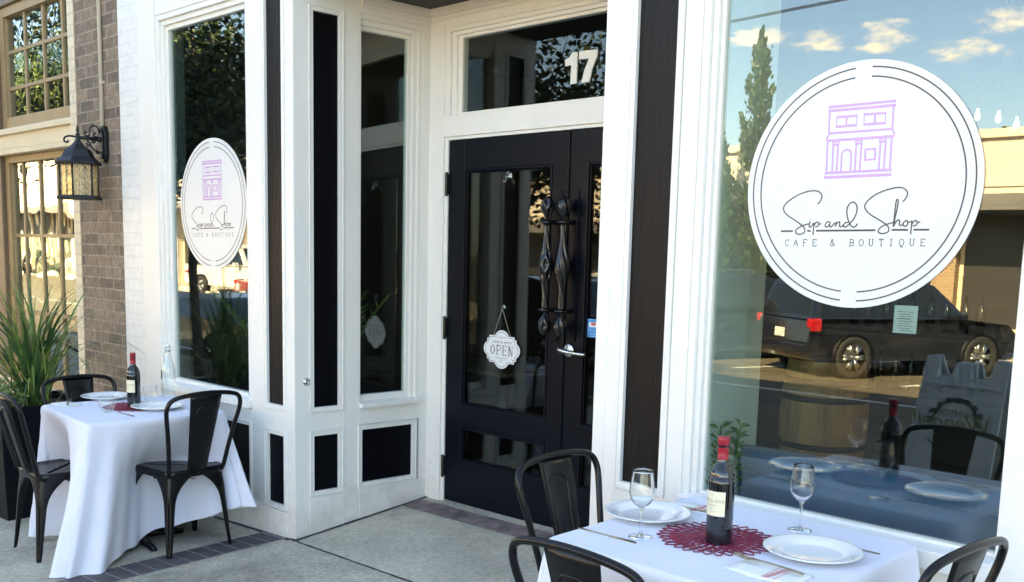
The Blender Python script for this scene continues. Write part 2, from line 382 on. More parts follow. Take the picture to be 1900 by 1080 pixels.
# traced lettering and emblem strokes (metres, relative to the decal centre)
SCRIPT_ = [[(-0.1236, -0.0546), (-0.1152, -0.0452), (-0.1102, -0.0321), (-0.1145, -0.0211), (-0.1258, -0.0135), (-0.1427, -0.0116), (-0.1643, -0.0144), (-0.1906, -0.0227), (-0.2169, -0.0367), (-0.2358, -0.0521), (-0.2425, -0.0656), (-0.2379, -0.0781), (-0.2232, -0.0907), (-0.2024, -0.1033), (-0.1818, -0.1157), (-0.1676, -0.1258), (-0.162, -0.1359), (-0.165, -0.1449), (-0.177, -0.1501), (-0.1894, -0.1484), (-0.1941, -0.1416), (-0.1904, -0.1337), (-0.1786, -0.1258), (-0.1643, -0.1202), (-0.1499, -0.1169)], [(-0.1457, -0.108), (-0.1478, -0.1192), (-0.1473, -0.1259), (-0.1431, -0.127), (-0.1386, -0.1225), (-0.1343, -0.1147)], [(-0.1452, -0.1009), (-0.1443, -0.1027)], [(-0.1313, -0.1125), (-0.132, -0.1303), (-0.1329, -0.1526)], [(-0.1313, -0.1236), (-0.126, -0.1136), (-0.1177, -0.1114), (-0.1156, -0.1181), (-0.1192, -0.1247), (-0.1263, -0.1259)], [(-0.1156, -0.1181), (-0.1066, -0.1163)], [(-0.0786, -0.1105), (-0.0868, -0.1109), (-0.0926, -0.1192), (-0.0912, -0.1259), (-0.0846, -0.1259), (-0.0781, -0.1182), (-0.0767, -0.1109), (-0.0778, -0.1215), (-0.0747, -0.1265), (-0.0673, -0.1215), (-0.0597, -0.1127)], [(-0.0571, -0.1106), (-0.0566, -0.1171), (-0.0588, -0.1259)], [(-0.0579, -0.1215), (-0.0515, -0.1128), (-0.0454, -0.111), (-0.0443, -0.1171), (-0.0444, -0.1248), (-0.039, -0.1259), (-0.0325, -0.1204)], [(-0.0169, -0.1129), (-0.0249, -0.1128), (-0.0318, -0.1204), (-0.0304, -0.1263), (-0.0228, -0.1259), (-0.0153, -0.1194), (-0.0068, -0.1107), (0.0035, -0.0957), (0.0089, -0.0764), (0.0065, -0.0592), (-0.0032, -0.0504), (-0.0133, -0.0524), (-0.0217, -0.0631), (-0.024, -0.0782), (-0.0203, -0.0977), (-0.0135, -0.1129), (-0.0058, -0.1237), (0.0012, -0.127), (0.0089, -0.1237), (0.014, -0.1162)], [(0.1501, -0.0514), (0.1579, -0.0428), (0.1628, -0.0305), (0.1603, -0.0201), (0.1502, -0.0116), (0.1351, -0.0087), (0.1161, -0.0107), (0.0907, -0.0174), (0.0654, -0.0283), (0.0465, -0.0417), (0.0353, -0.0553), (0.0331, -0.0649), (0.0391, -0.0767), (0.0545, -0.0896), (0.0753, -0.1015), (0.0936, -0.1121), (0.1062, -0.1206), (0.1134, -0.1301), (0.1131, -0.1396), (0.1048, -0.1449), (0.0918, -0.1464), (0.0828, -0.1429), (0.0819, -0.1365), (0.0882, -0.128), (0.1008, -0.1206), (0.1134, -0.1164), (0.1261, -0.1133)], [(0.1272, -0.1269), (0.1276, -0.1049), (0.1287, -0.0777), (0.13, -0.0527), (0.1326, -0.0444), (0.1359, -0.0465), (0.1363, -0.057), (0.1341, -0.0778), (0.1304, -0.0986), (0.1289, -0.1217)], [(0.1287, -0.1238), (0.1345, -0.1102), (0.1426, -0.105), (0.1456, -0.1102), (0.1446, -0.1175), (0.1482, -0.1228), (0.1544, -0.1196), (0.159, -0.1113)], [(0.1661, -0.1072), (0.159, -0.1113), (0.1564, -0.1186), (0.16, -0.1238), (0.1663, -0.1238), (0.17, -0.1176), (0.1683, -0.1093), (0.1661, -0.1072), (0.1718, -0.1134), (0.1788, -0.1093)], [(0.1818, -0.1072), (0.1818, -0.1259), (0.1815, -0.1487)], [(0.1819, -0.1217), (0.1863, -0.1114), (0.1933, -0.1077), (0.1978, -0.1114), (0.1973, -0.1187), (0.1914, -0.1234), (0.1861, -0.1218)], [(0.1976, -0.1145), (0.2071, -0.1115)]]
ULINE_ = [[(-0.2471, -0.1402), (-0.2041, -0.1401)], [(-0.1537, -0.1393), (-0.1418, -0.1392)], [(-0.1235, -0.1387), (0.0724, -0.1365)], [(0.1231, -0.1353), (0.1725, -0.1352)], [(0.1892, -0.1348), (0.2357, -0.1347)]]
LET_ = [('C', -0.2217, -0.1885), ('A', -0.1911, -0.1881), ('F', -0.1592, -0.1877), ('E', -0.1268, -0.1873), ('&', -0.0649, -0.1864), ('B', -0.0014, -0.1856), ('O', 0.0301, -0.1852), ('U', 0.0611, -0.1848), ('T', 0.0934, -0.1844), ('I', 0.1241, -0.1839), ('Q', 0.1561, -0.1835), ('U', 0.1872, -0.1831), ('E', 0.219, -0.1827)]
ICON_ = [([(-0.1079, 0.2464), (0.1073, 0.248), (0.1075, 0.2352), (-0.1071, 0.2342)], 1), ([(-0.1027, 0.2339), (-0.1013, 0.1653)], 0), ([(0.1005, 0.2333), (0.1017, 0.1652)], 0), ([(-0.0789, 0.2133), (-0.0118, 0.2136), (-0.0119, 0.1847), (-0.0779, 0.1839)], 1), ([(-0.0457, 0.2135), (-0.0452, 0.1843)], 0), ([(0.0104, 0.2153), (0.0779, 0.2145), (0.0788, 0.1848), (0.0118, 0.1848)], 1), ([(0.0446, 0.2145), (0.0457, 0.1851)], 0), ([(-0.0992, 0.1652), (0.1012, 0.1658), (0.1086, 0.1519), (0.1087, 0.1437), (-0.107, 0.1427), (-0.1083, 0.1482)], 1), ([(-0.1034, 0.1411), (-0.1011, 0.0475)], 0), ([(0.1017, 0.1408), (0.1033, 0.0475)], 0), ([(-0.0872, 0.1388), (-0.0649, 0.1389), (-0.0661, 0.1282), (-0.0844, 0.1287)], 1), ([(-0.0835, 0.1279), (-0.082, 0.0468)], 0), ([(-0.0675, 0.1278), (-0.0669, 0.047)], 0), ([(-0.0113, 0.1384), (0.011, 0.1397), (0.0095, 0.1293), (-0.0091, 0.1282)], 1), ([(-0.0083, 0.1276), (-0.0074, 0.0466)], 0), ([(0.0085, 0.1288), (0.0081, 0.0473)], 0), ([(0.0638, 0.1405), (0.0862, 0.1409), (0.0851, 0.1301), (0.0662, 0.1299)], 1), ([(0.0682, 0.129), (0.0686, 0.0476)], 0), ([(0.0844, 0.1297), (0.0838, 0.0483)], 0), ([(-0.0524, 0.0465), (-0.0533, 0.0981), (-0.0489, 0.1086), (-0.0377, 0.1128), (-0.0265, 0.1074), (-0.0223, 0.0965), (-0.021, 0.0471)], 0), ([(0.0222, 0.1088), (0.0533, 0.1098), (0.0537, 0.0784), (0.0234, 0.0771)], 1), ([(-0.1052, 0.0422), (0.1089, 0.0447), (0.1089, 0.0304), (-0.1078, 0.0287)], 1)]
ONE_ = [(1.0472, 2.5314), (1.0776, 2.5441), (1.0942, 2.5647), (1.1273, 2.5633), (1.125, 2.412), (1.0848, 2.4121), (1.0889, 2.5041), (1.0484, 2.5021)]
SEV_ = [(1.1376, 2.5646), (1.2524, 2.5604), (1.2514, 2.5272), (1.2227, 2.4736), (1.2068, 2.4117), (1.1571, 2.4121), (1.1743, 2.4724), (1.2019, 2.5234), (1.1376, 2.5257)]
CLOUD_X, CLOUD_Y, CLOUD_Z = 0., 0., 0.
SKY_, SUN_, EXPO_ = .075, 5.0, 3.42
WB_ = 7500
CHAIRS_ = [(-.375, -.46, PI / 2 + .03, 'black metal chair facing away on the paver strip in front of the far table'),
 (-.815, -.905, -.04, 'black metal chair on the street side of the far table at the left edge'),
 (-1.03, -.60, -PI / 2, 'black metal chair behind the far table with its back to the planter'),
 (2.475, -.42, -PI / 2, 'black metal chair left of the near table in front of the black doors'),
 (2.93, -.925, 0, 'black metal chair in the foreground on the street side of the near table'),
 (3.325, -.42, PI / 2 - .12, 'black metal chair right of the near table at the right edge')]
TABLE_L_ = (-.644, -.586, .362, -.085, .70, 'square cafe table hidden under the white cloth in front of the left window', 'long white tablecloth reaching the pavement on the far table',
   [(.17, .0, .21, -.05), (.17, .23, .17, -.02), (.10, .02, .15, 0), (.10, .0, .15, 0)], [.02, .06, .08, .02], [.03, .03, .03, .05], 5, [(-.45, .24), (.25, .27), (0, 0), (0, .2)])
TABLE_R_ = (2.947, -.487, .388, 0, .76, 'square cafe table hidden under the white cloth in front of the right window', 'white tablecloth with a draped corner on the near table',
   [(.14, .05, .16, .03), (.12, .12, .15, 0), (.10, .1, .15, 0), (.12, .05, .15, 0)], [.08, .08, .08, .08], [.035, .035, .03, .035], 9, [(0, .18), (0, .1), (0, 0), (0, .14)])
CLOUDS_ = [(-.473, .201, .030, .011), (-.415, .205, .028, .012), (-.342, .187, .034, .011), (-.425, .192, .02, .007), (-.315, .209, .03, .012), (-.53, .205, .03, .010), (-.22, .24, .05, .016), (-.7, .26, .06, .02), (-1.3, .3, .1, .03)]
# ================================================================ SHOPFRONT
TH = 1.4807
YD = .862
shop = empty('shopfront', (0, 0, 0), 0, 'white painted wooden shopfront with black panels, big windows and recessed black double doors', 'shopfront')
TOPZ = 3.25

def splayT(s, o, z): return (s * cos(TH) - o * sin(TH), s * sin(TH) + o * cos(TH), z)
XR0, XR1 = 2.025, 2.12                     # right return of the entrance
def rightT(s, o, z):                       # s = depth, o = inward (towards +x)
    l = math.hypot(XR1 - XR0, YD); dx, dy = (XR1 - XR0) / l, YD / l
    return (XR0 + s * dx + o * dy, s * dy - o * dx, z)

def panel_at(T, x0, x1, z0, z1, m, y0=.014, name='black_panel'):
    b = MB(); b.T = T; b.box(x0, x1, y0, .05, z0, z1); return b.build(name, m, shop)
def beadframe(b, x0, x1, z0, z1, w=.020, y0=-.004, y1=.032):
    b.frame(x0 - w, x1 + w, z0 - w, z1 + w, w, y0, y1)
    b.frame(x0 - w - .008, x1 + w + .008, z0 - w - .008, z1 + w + .008, .008, y0 - .004, y1)

# ---- left bay, front plane
t = MB()
t.box(-1.682, -1.462, -.006, .06, -.12, TOPZ)                       # outer stile
t.box(-.421, -.292, 0, .06, .555 + .02, TOPZ); t.box(-.076, -.0, 0, .06, -.05, TOPZ)   # stiles
t.box(-.421, -.292, 0, .06, .139, .575)
t.box(-.292, -.076, 0, .06, .583, .692)                              # rail between panels
t.box(-1.462, -.421, 0, .06, 2.935, TOPZ)
t.box(-.292, -.076, 0, .06, 3.13, TOPZ)
t.box(-1.462, -.076, -.008, .06, -.14, .139)                        # plinth board
t.box(-1.462, -.421, 0, .06, .596, .668)                            # apron
beadframe(t, -.262, -.104, .17, .555); beadframe(t, -.262, -.104, .722, 3.10)
beadframe(t, -1.40, -.449, .17, .568)
t.build('wooden_trim', WHITE, shop, bevel=.0025)
panel_at(None, -.262, -.104, .17, .555, BLACKP); panel_at(None, -.262, -.104, .722, 3.10, GRAINP); panel_at(None, -1.40, -.449, .17, .568, BLACKP)

def window(T, x0, x1, z0, z1, steps, pane_y, gx0, gx1, gz0, gz1, sill=None, pm=PANE, name='window', lk=1.):
    """stepped moulding ring from the outer opening (x0..x1,z0..z1) to the glass, a pane and a sill"""
    b = MB(); b.T = T
    n = len(steps)
    cx0, cx1, cz1 = x0, x1, z1
    for (w, y) in steps:
        b.box(cx0, cx0 + w * lk, y, .07, z0, cz1); b.box(cx1 - w, cx1, y, .07, z0, cz1); b.box(cx0 + w * lk, cx1 - w, y, .07, cz1 - w, cz1)
        cx0 += w * lk; cx1 -= w; cz1 -= w
    b.box(cx0, cx1, .030, .07, z0 - .03, gz0)
    f = b.build(name, WHITE, shop, bevel=.003)
    g = MB(); g.T = T; g.box(cx0 - .004, cx1 + .004, pane_y, pane_y + .006, gz0 - .004, cz1 + .004); g.build('pane', pm, f)
    if sill:
        q = MB(); q.T = T
        a, c, top, bot, proj = sill
        q.add([(a, -proj, bot), (c, -proj, bot), (c, .06, bot), (a, .06, bot), (a, -proj, top - .008), (c, -proj, top - .008), (c, .06, top + .006), (a, .06, top + .006)],
              [(0, 3, 2, 1), (4, 5, 6, 7), (0, 1, 5, 4), (1, 2, 6, 5), (2, 3, 7, 6), (3, 0, 4, 7)])
        q.build('sill', WHITE, f, bevel=.004)
    return f
window(None, -1.462, -.421, .668, 2.935, [(.032, .004), (.030, .020), (.027, .036)], .052, -1.373, -.50, .744, 2.846, (-1.475, -.4215, .722, .672, .034))
# ---- splay wall left of the door
t = MB(); t.T = splayT
L_S = YD / sin(TH)
t.box(0.002, .088, 0, .06, -.03, TOPZ)
t.box(.300, .404, 0, .06, .0, TOPZ); t.box(.088, .300, 0, .06, 2.805, TOPZ); t.box(.088, .300, 0, .06, .588, .688); t.box(.088, .300, -.003, .06, -.02, .223)
t.box(.404, L_S + .02, 0, .06, 2.815, 2.9055); t.box(.814, L_S + .0, 0, .06, .02, 2.815)
t.box(.404, .814, 0, .06, .594, .69); t.box(.404, .814, -.003, .06, .0, .232)
t.box(.404, L_S - .004, -.022, -.001, 2.862, 2.9055); t.box(.404, L_S - .004, -.012, -.001, 2.838, 2.861)
beadframe(t, .117, .2705, .253, .5595); beadframe(t, .117, .2705, .717, 2.776); beadframe(t, .4215, .766, .261, .564)
t.build('wooden_trim', WHITE, shop, bevel=.0025)
panel_at(splayT, .117, .2705, .253, .5595, BLACKP); panel_at(splayT, .117, .2705, .717, 2.776, BLACKP); panel_at(splayT, .4215, .766, .261, .564, BLACKP)
window(splayT, .404, .814, .690, 2.815, [(.030, .004), (.028, .018), (.024, .032)], .044, .4, .73, .758, 2.733, (.403, .814, .722, .690, .030), lk=.25)
# ---- right post and right bay
t = MB()
t.box(2.025, 2.138, 0, .06, .0, TOPZ); t.box(2.371, 2.44, 0, .06, .0, TOPZ)
t.box(2.138, 2.371, 0, .06, 3.13, TOPZ); t.box(2.138, 2.371, 0, .06, .0, .692)
beadframe(t, 2.168, 2.341, .722, 3.10)
t.box(2.44, 3.511, 0, .06, 2.935, TOPZ); t.box(3.511, 3.90, -.002, .06, .0, TOPZ)
t.box(2.44, 3.511, 0, .06, .59, .664); t.box(2.44, 3.511, -.006, .06, .0, .139); t.box(2.44, 2.47, 0, .06, .139, .59); t.box(3.48, 3.511, 0, .06, .139, .59)
beadframe(t, 2.498, 3.452, .167, .562)
t.build('wooden_trim', WHITE, shop, bevel=.0025)
panel_at(None, 2.168, 2.341, .722, 3.10, GRAINP); panel_at(None, 2.498, 3.452, .167, .562, BLACKP)
window(None, 2.44, 3.60, .664, 2.935, [(.028, .006), (.022, .022), (.016, .038)], .052, 2.5, 3.51, .744, 2.86, (2.445, 3.5105, .734, .668, .034))
# ---- right return (mostly hidden, seen in reflections)
t = MB(); t.T = rightT
t.box(.002, .09, 0, .06, .0, TOPZ); t.box(.30, .40, 0, .06, .0, TOPZ); t.box(.09, .30, 0, .06, 2.80, TOPZ); t.box(.09, .30, 0, .06, .58, .69); t.box(.09, .30, 0, .06, .0, .23)
t.box(.40, .87, 0, .06, 2.815, 2.9055); t.box(.81, .868, 0, .06, .0, 2.815); t.box(.40, .81, 0, .06, .59, .69); t.box(.40, .81, 0, .06, .0, .23)
beadframe(t, .12, .27, .253, .555); beadframe(t, .12, .27, .717, 2.776); beadframe(t, .42, .765, .26, .565)
t.build('wooden_trim', WHITE, shop, bevel=.0025)
panel_at(rightT, .12, .27, .253, .555, BLACKP); panel_at(rightT, .12, .27, .717, 2.776, BLACKP); panel_at(rightT, .42, .765, .26, .565, BLACKP)
window(rightT, .40, .81, .690, 2.815, [(.030, .004), (.028, .018), (.024, .032)], .044, .4, .73, .758, 2.733, (.402, .81, .722, .690, .030))
# ---- door wall
JL, JR, DT = .2245, 1.9755, 2.183
t = MB()
t.box(.070, .196, YD, YD + .10, .09, 2.9055); t.box(2.004, 2.13, YD, YD + .10, .09, 2.9055)
t.box(.196, JL - .002, YD + .012, YD + .10, .11, DT + .022); t.box(JR + .002, 2.004, YD + .012, YD + .10, .11, DT + .022)
t.box(JL - .002, JR + .002, YD + .012, YD + .10, DT + .004, DT + .022)
t.box(.196, 2.004, YD, YD + .10, DT + .022, 2.315); t.box(.196, 2.004, YD, YD + .10, 2.792, 2.9055)
t.box(.085, 2.115, YD - .022, YD - .001, 2.862, 2.9055); t.box(.085, 2.115, YD - .012, YD - .001, 2.838, 2.861)
t.build('wooden_trim', WHITE, shop, bevel=.0025)
b = MB(); cx0, cx1, cz0, cz1 = .196, 2.004, 2.315, 2.792
for (w, y) in [(.040, .006), (.036, .020), (.032, .034)]:
    b.box(cx0, cx0 + w, YD + y, YD + .08, cz0, cz1); b.box(cx1 - w, cx1, YD + y, YD + .08, cz0, cz1); b.box(cx0 + w, cx1 - w, YD + y, YD + .08, cz1 - w * .55, cz1)
    cx0 += w; cx1 -= w; cz1 -= w * .55
b.box(cx0, cx1, YD + .02, YD + .08, 2.315, 2.333)
fan = b.build('transom_window', WHITE, shop, bevel=.003)
g = MB(); g.box(cx0 - .003, cx1 + .003, YD + .046, YD + .052, 2.330, cz1 + .003); g.build('pane', DPANE, fan)
ONE = ONE_; SEV = SEV_
hn = MB()
for pl in (ONE, SEV):
    hn.prism([(x, z) for x, z in pl], 'y', YD + .038, YD + .0445)
hn.build('house_number', WHITE, fan)
hb = MB()   # the shadowy backs of the numerals on the inner face
# threshold
t = MB(); t.box(.19, 2.01, YD - .055, YD + .12, .085, .113); t.build('threshold', mat('worn_threshold', (.33, .29, .24), .6, vary=.2, noise=12), shop, bevel=.006)
t = MB(); t.grid([[(.09 + .05 * k, y, ground(.09 + .05 * k, y) + .004 + (.002 if 0 < y - .70 < .1 else 0)) for k in range(40)] for y in (.675, .683, .74, .80, .812)]); t.build('threshold_step', mat('worn_red_paint', (.19, .145, .14), .85, vary=.6, noise=9), shop)

def leaf_door(x0, x1, hinge_left):
    d = MB(); y0, y1 = YD + .018, YD + .062
    st = .124 if hinge_left else .124
    z0, z1 = .125, DT
    a0, a1 = (x0 + .128, x1 - .095) if hinge_left else (x0 + .132, x1 - .12)
    d.box(x0, a0, y0, y1, z0, z1); d.box(a1, x1, y0, y1, z0, z1)
    d.box(a0, a1, y0, y1, z0, .374); d.box(a0, a1, y0, y1, .576, .700); d.box(a0, a1, y0, y1, 2.022, z1)
    for (p0, p1) in ((.374, .576), (.700, 2.022)):
        d.frame(a0, a1, p0, p1, .012, y0 - .005, y0 + .02); d.frame(a0 + .012, a1 - .012, p0 + .012, p1 - .012, .007, y0 + .006, y0 + .02)
    o = d.build('door', DOORP, shop, bevel=.003)
    for (p0, p1) in ((.374, .576), (.700, 2.022)):
        g = MB(); g.box(a0 + .010, a1 - .010, y0 + .020, y0 + .026, p0 + .010, p1 - .010); g.build('pane', DPANE, o)
    return o
ML = 1.0995
dl = leaf_door(JL, ML - .0015, True); dr = leaf_door(ML + .0015, JR, False)
ast = MB(); ast.box(ML - .004, ML + .020, YD + .010, YD + .0175, .125, DT); ast.build('astragal', DOORP, dr, bevel=.002)
for z in (1.945, 1.135, .325):
    h = MB(); h.box(JL - .014, JL + .004, YD + .004, YD + .017, z - .058, z + .058)
    h.tube([(JL - .004, YD + .004, z - .066), (JL - .004, YD + .004, z + .066)], .0085, 10); h.build('hinge', BRASSY, dl, bevel=.001)
# pull handles
def pull(xc, parent, basket):
    z0, z1 = 1.155, 1.86; yc = YD - .048
    bp = MB()
    xb = ML - .050 if basket else ML + .062
    out = []
    for k in range(13): a = PI * k / 12; out.append((xb + .028 * cos(a), z1 + .005 + .028 * sin(a)))
    for k in range(13): a = PI + PI * k / 12; out.append((xb + .028 * cos(a), z0 - .005 + .028 * sin(a)))
    bp.prism(out, 'y', YD + .011, YD + .0175); pl = bp.build('back_plate', DOORP, parent, bevel=.0015)
    pr = []
    def rr(u):
        z = z0 + (z1 - z0) * u
        if u < .17: q = u / .17; r = .004 + .026 * math.sin(min(1, q * 1.08) * PI) ** .8 * (1 - .25 * q)
        elif u < .20: r = .033 - abs(u - .185) * .9
        elif u < .80:
            q = (u - .5) / .3; r = .0125 + .0175 * math.exp(-(q / .36) ** 2)
        elif u < .83: r = .033 - abs(u - .815) * .9
        else: q = (1 - u) / .17; r = .003 + .028 * math.sin(min(1, q * 1.08) * PI) ** .8 * (1 - .25 * q)
        return r, z
    N = 150
    prof = [(q_ * 1.22, z_) for q_, z_ in (rr(i / N) for i in range(N + 1))]
    def rf(a, z):
        u = (z - z0) / (z1 - z0)
        if .165 < u < .205 or .795 < u < .835: return 1
        k = 60
        if basket and (.38 < u < .62 or u < .165 or u > .835): return 1 + .20 * max(sin(5 * a + k * z), sin(5 * a - k * z)) - .12
        return 1 + .17 * sin(6 * a + (k if basket else 45) * z) - .05
    h = MB(); h.lathe(prof, (xc, yc, 0), 40, 0, rf)
    for u in (.185, .815):
        z = z0 + (z1 - z0) * u
        h.tube([(xc, yc, z), (xb, YD + .012, z)], .011, 12)
    h.build('pull_handle', IRON, parent)
pull(1.035, dl, True); pull(1.146, dr, False)
# lever
lv = MB(); M_ = Matrix.Rotation(PI / 2, 3, 'X')
lv.lathe([(.0, .0), (.026, .0), (.034, .004), (.034, .010), (.030, .014), (.0, .016)], (1.156, YD + .018, 1.084), 32, 0, M=M_)
lv.tube([(1.156, YD + .006, 1.084), (1.156, YD - .045, 1.084)], .010, 14)
lv.tube(smoothpath([(1.135, YD - .046, 1.090), (1.156, YD - .048, 1.086), (1.20, YD - .047, 1.081), (1.27, YD - .044, 1.078), (1.30, YD - .040, 1.078)]), [.011] * 5 + [.010] * 5 + [.009] * 5 + [.008] * 6, 12)
lv.build('lever_handle', CHROME, dr)
sc_ = MB(); sc_.lathe([(0, 0), (.018, 0), (.02, .006), (.012, .016), (0, .018)], (.964, YD + .062, 1.00), 20, 0, M=M_); sc_.build('thumb_latch', IRON, dl)
# alarm lock on the corner
kn = MB(); kn.T = None
n_ = Vector((sin(TH), -cos(TH), 0)); Rm = Vector((0, 0, 1)).rotation_difference(n_).to_matrix()
kn.lathe([(0, 0), (.021, 0), (.022, .003), (.019, .006), (.015, .013), (.010, .017), (.0085, .012), (0, .011)], splayT(.070, -.0005, .862), 28, 0, M=Rm)
kn.build('key_lock', CHROME, shop)
# ceiling of the entrance and the upper front
c = MB(); c.box(-.0, 2.13, .0, YD + .0, 2.906, 3.0); c.build('entrance_ceiling', CEIL, shop)
u = MB()
u.box(-.0, 2.025, .0015, .06, 3.0, TOPZ); u.box(-1.70, 3.92, -.03, .06, TOPZ, TOPZ + .3); u.box(-1.74, 3.96, -.10, .06, TOPZ + .3, TOPZ + .38)
u.build('cornice', WHITE, shop, bevel=.004)
w = MB(); w.box(-1.985, 6.0, .02, .28, TOPZ + .38, 6.4); w.box(3.9, 6.0, .02, .28, -.1, TOPZ + .38); w.box(-1.985, 6.0, .28, 6.5, 6.2, 6.38)
w.build('upper_wall', WHITEB, shop)
w = MB(); w.box(-1.985, -1.682, .012, .28, -.2, TOPZ + .38); w.build('painted_brick_pier', WHITEB, shop)

# ---- the room behind the glass
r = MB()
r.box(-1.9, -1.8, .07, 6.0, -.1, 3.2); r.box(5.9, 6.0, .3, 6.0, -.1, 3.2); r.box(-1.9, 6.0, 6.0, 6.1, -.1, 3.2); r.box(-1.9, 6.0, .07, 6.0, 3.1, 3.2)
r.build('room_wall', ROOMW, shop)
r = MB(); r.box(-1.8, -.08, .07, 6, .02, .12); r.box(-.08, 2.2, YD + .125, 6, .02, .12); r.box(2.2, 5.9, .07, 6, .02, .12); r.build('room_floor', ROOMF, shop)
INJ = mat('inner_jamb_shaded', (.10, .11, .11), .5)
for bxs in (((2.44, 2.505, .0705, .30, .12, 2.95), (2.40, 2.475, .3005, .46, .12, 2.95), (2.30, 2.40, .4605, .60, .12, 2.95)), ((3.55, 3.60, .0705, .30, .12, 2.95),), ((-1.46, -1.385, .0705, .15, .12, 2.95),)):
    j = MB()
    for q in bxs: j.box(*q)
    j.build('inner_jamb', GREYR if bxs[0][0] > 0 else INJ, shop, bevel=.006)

# ================================================================ BRICK BUILDING ON THE LEFT
bb = empty('brick_building', (-3, 0, 0), 0, 'old brown brick building with tan multi-pane windows left of the white shopfront', 'building')
def bo(mb, name, m, bevel=None, parent=None):
    o = mb.build(name, m, parent or bb, bevel=bevel)
    if parent is None: o.location = (3, 0, 0)
    return o
w = MB(); w.box(-2.640, -1.9855, .010, .40, -.3, 6.4); w.box(-14, -5.3, .010, .40, -.3, 6.4); w.box(-5.3, -2.64, .010, .40, 4.3, 6.4); w.box(-14, -1.99, .4, 6.5, 6.2, 6.38)
bo(w, 'brick_wall', BRICK)
w = MB(); w.box(-2.742, -2.6405, .004, .32, -.2, 4.3); bo(w, 'painted_edge', CREAMB)
GX0, GX1 = -4.20, -2.60
yw = .115
# architrave between upper and lower windows
a = MB()
a.box(-5.3, -2.7425, .05, .32, 2.245, 2.455); a.box(-5.3, -2.7425, .022, .0495, 2.40, 2.44)
a.box(-5.3, -2.7425, .035, .0495, 2.285, 2.315); a.box(-5.3, -2.7425, .022, .0495, 2.245, 2.284)
bo(a, 'architrave', CREAM, .006)
a = MB(); a.box(-5.3, -2.7425, .02, .32, -.2, .33); bo(a, 'stall_riser', CREAM, .006)
a = MB(); a.box(-5.3, -2.745, -.01, .20, .331, .40); a.box(-5.3, -2.745, .06, .20, .401, .43); bo(a, 'window_sill', CREAM, .006)
a = MB(); a.box(-5.3, -4.28, .06, .32, .43, 2.244); a.box(-5.3, -4.28, .06, .32, 2.456, 4.3); a.box(-4.279, -2.7425, .07, .32, 3.40, 4.3)
bo(a, 'casing', BROWNW, .008)
def sash(z0, z1, zl, zr, xs, hs):
    f = MB()
    f.box(-4.279, -4.20, yw - .02, yw + .05, z0, z1); f.box(-2.82, -2.7435, yw - .02, yw + .05, z0, z1)
    f.box(-4.20, -2.82, yw - .02, yw + .05, z0, zl); f.box(-4.20, -2.82, yw - .02, yw + .05, zr, z1)
    f.box(-4.20, -4.185, yw + .0, yw + .05, zl, zr)
    o = f.build('window', TANW, bb, bevel=.004); o.location = (3, 0, 0)
    m = MB()
    for x in xs: m.box(x - .014, x + .014, yw + .004, yw + .03, zl, zr)
    xx = [-4.185] + list(xs) + [-2.82]
    for z in hs:
        for i in range(len(xx) - 1): m.box(xx[i] + (.014 if i else 0), xx[i + 1] - (.014 if i < len(xs) else 0), yw + .006, yw + .03, z - .014, z + .014)
    q = m.build('muntins', TANW, o, bevel=.003)
    g = MB()
    hh = [zl] + list(hs) + [zr]
    for i in range(len(xx) - 1):
        for k in range(len(hh) - 1):
            ax, az = rnd.uniform(-.0022, .0022), rnd.uniform(-.0022, .0022)
            x0, x1, za, zb = xx[i], xx[i + 1], hh[k], hh[k + 1]
            g.add([(x0, yw + .020 + ax, za), (x1, yw + .020 - ax, za), (x1, yw + .020 - ax + az, zb), (x0, yw + .020 + ax + az, zb)], [(0, 1, 2, 3)])
    g.build('panes', PANE2, o, solid=.003)
sash(2.457, 3.399, 2.548, 3.325, (-3.828, -3.468, -3.117), (3.056, 2.774))
sash(.432, 2.243, .50, 2.19, (-3.975, -3.635, -3.298), (1.613, 1.0))
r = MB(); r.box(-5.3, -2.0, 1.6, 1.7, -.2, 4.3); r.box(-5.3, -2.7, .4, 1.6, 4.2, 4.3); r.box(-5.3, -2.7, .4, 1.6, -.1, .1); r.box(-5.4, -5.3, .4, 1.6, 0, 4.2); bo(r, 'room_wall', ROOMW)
# curtain-dark inner jamb seen at the left of the panes
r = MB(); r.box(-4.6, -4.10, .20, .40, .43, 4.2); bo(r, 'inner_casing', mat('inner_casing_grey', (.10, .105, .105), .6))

cp = MB(); cp.tube([(-2.215, -.004, 2.30), (-2.213, -.004, 6.0)], .0135, 12)
for z in (2.62, 3.6): cp.box(-2.236, -2.192, -.010, .010, z - .009, z + .009)
o = cp.build('conduit_pipe', PIPE); tag(o, 'thin cream painted conduit running up the brown brick above the lantern', 'pipe')

# ---- lantern
LX, LY = -2.195, -.178
lan = empty('wall_lantern', (LX, 0, 2.22), 0, 'black hexagonal wall lantern with seeded glass on the brick pier', 'lantern')
b = MB(); pts = [(-.046, .072), (-.026, .118), (.026, .118), (.046, .072), (.046, -.072), (.026, -.118), (-.026, -.118), (-.046, -.072)]
b.prism(pts, 'y', -.022, .009); b.prism([(x * .72, z * .86) for x, z in pts], 'y', -.034, -.0225); b.build('back_plate', LAMPM, lan, bevel=.004)
za = .028
b = MB(); b.tube([(0, -.03, za), (0, LY - .005, za)], [.013, .010], 12); b.lathe([(.0, -.012), (.017, -.01), (.017, .01), (0, .012)], (0, -.04, za), 14, 0, M=Matrix.Rotation(PI / 2, 3, 'X'))
b.tube(smoothpath([(0, LY, za), (0, LY - .05, za + .004), (0, LY - .082, za - .008), (0, LY - .088, za - .030), (0, LY - .070, za - .038), (0, LY - .060, za - .026)]), .0062, 8)
def curl(pts, r=.0055): b.tube(smoothpath([(0, y, z) for y, z in pts]), r, 8)
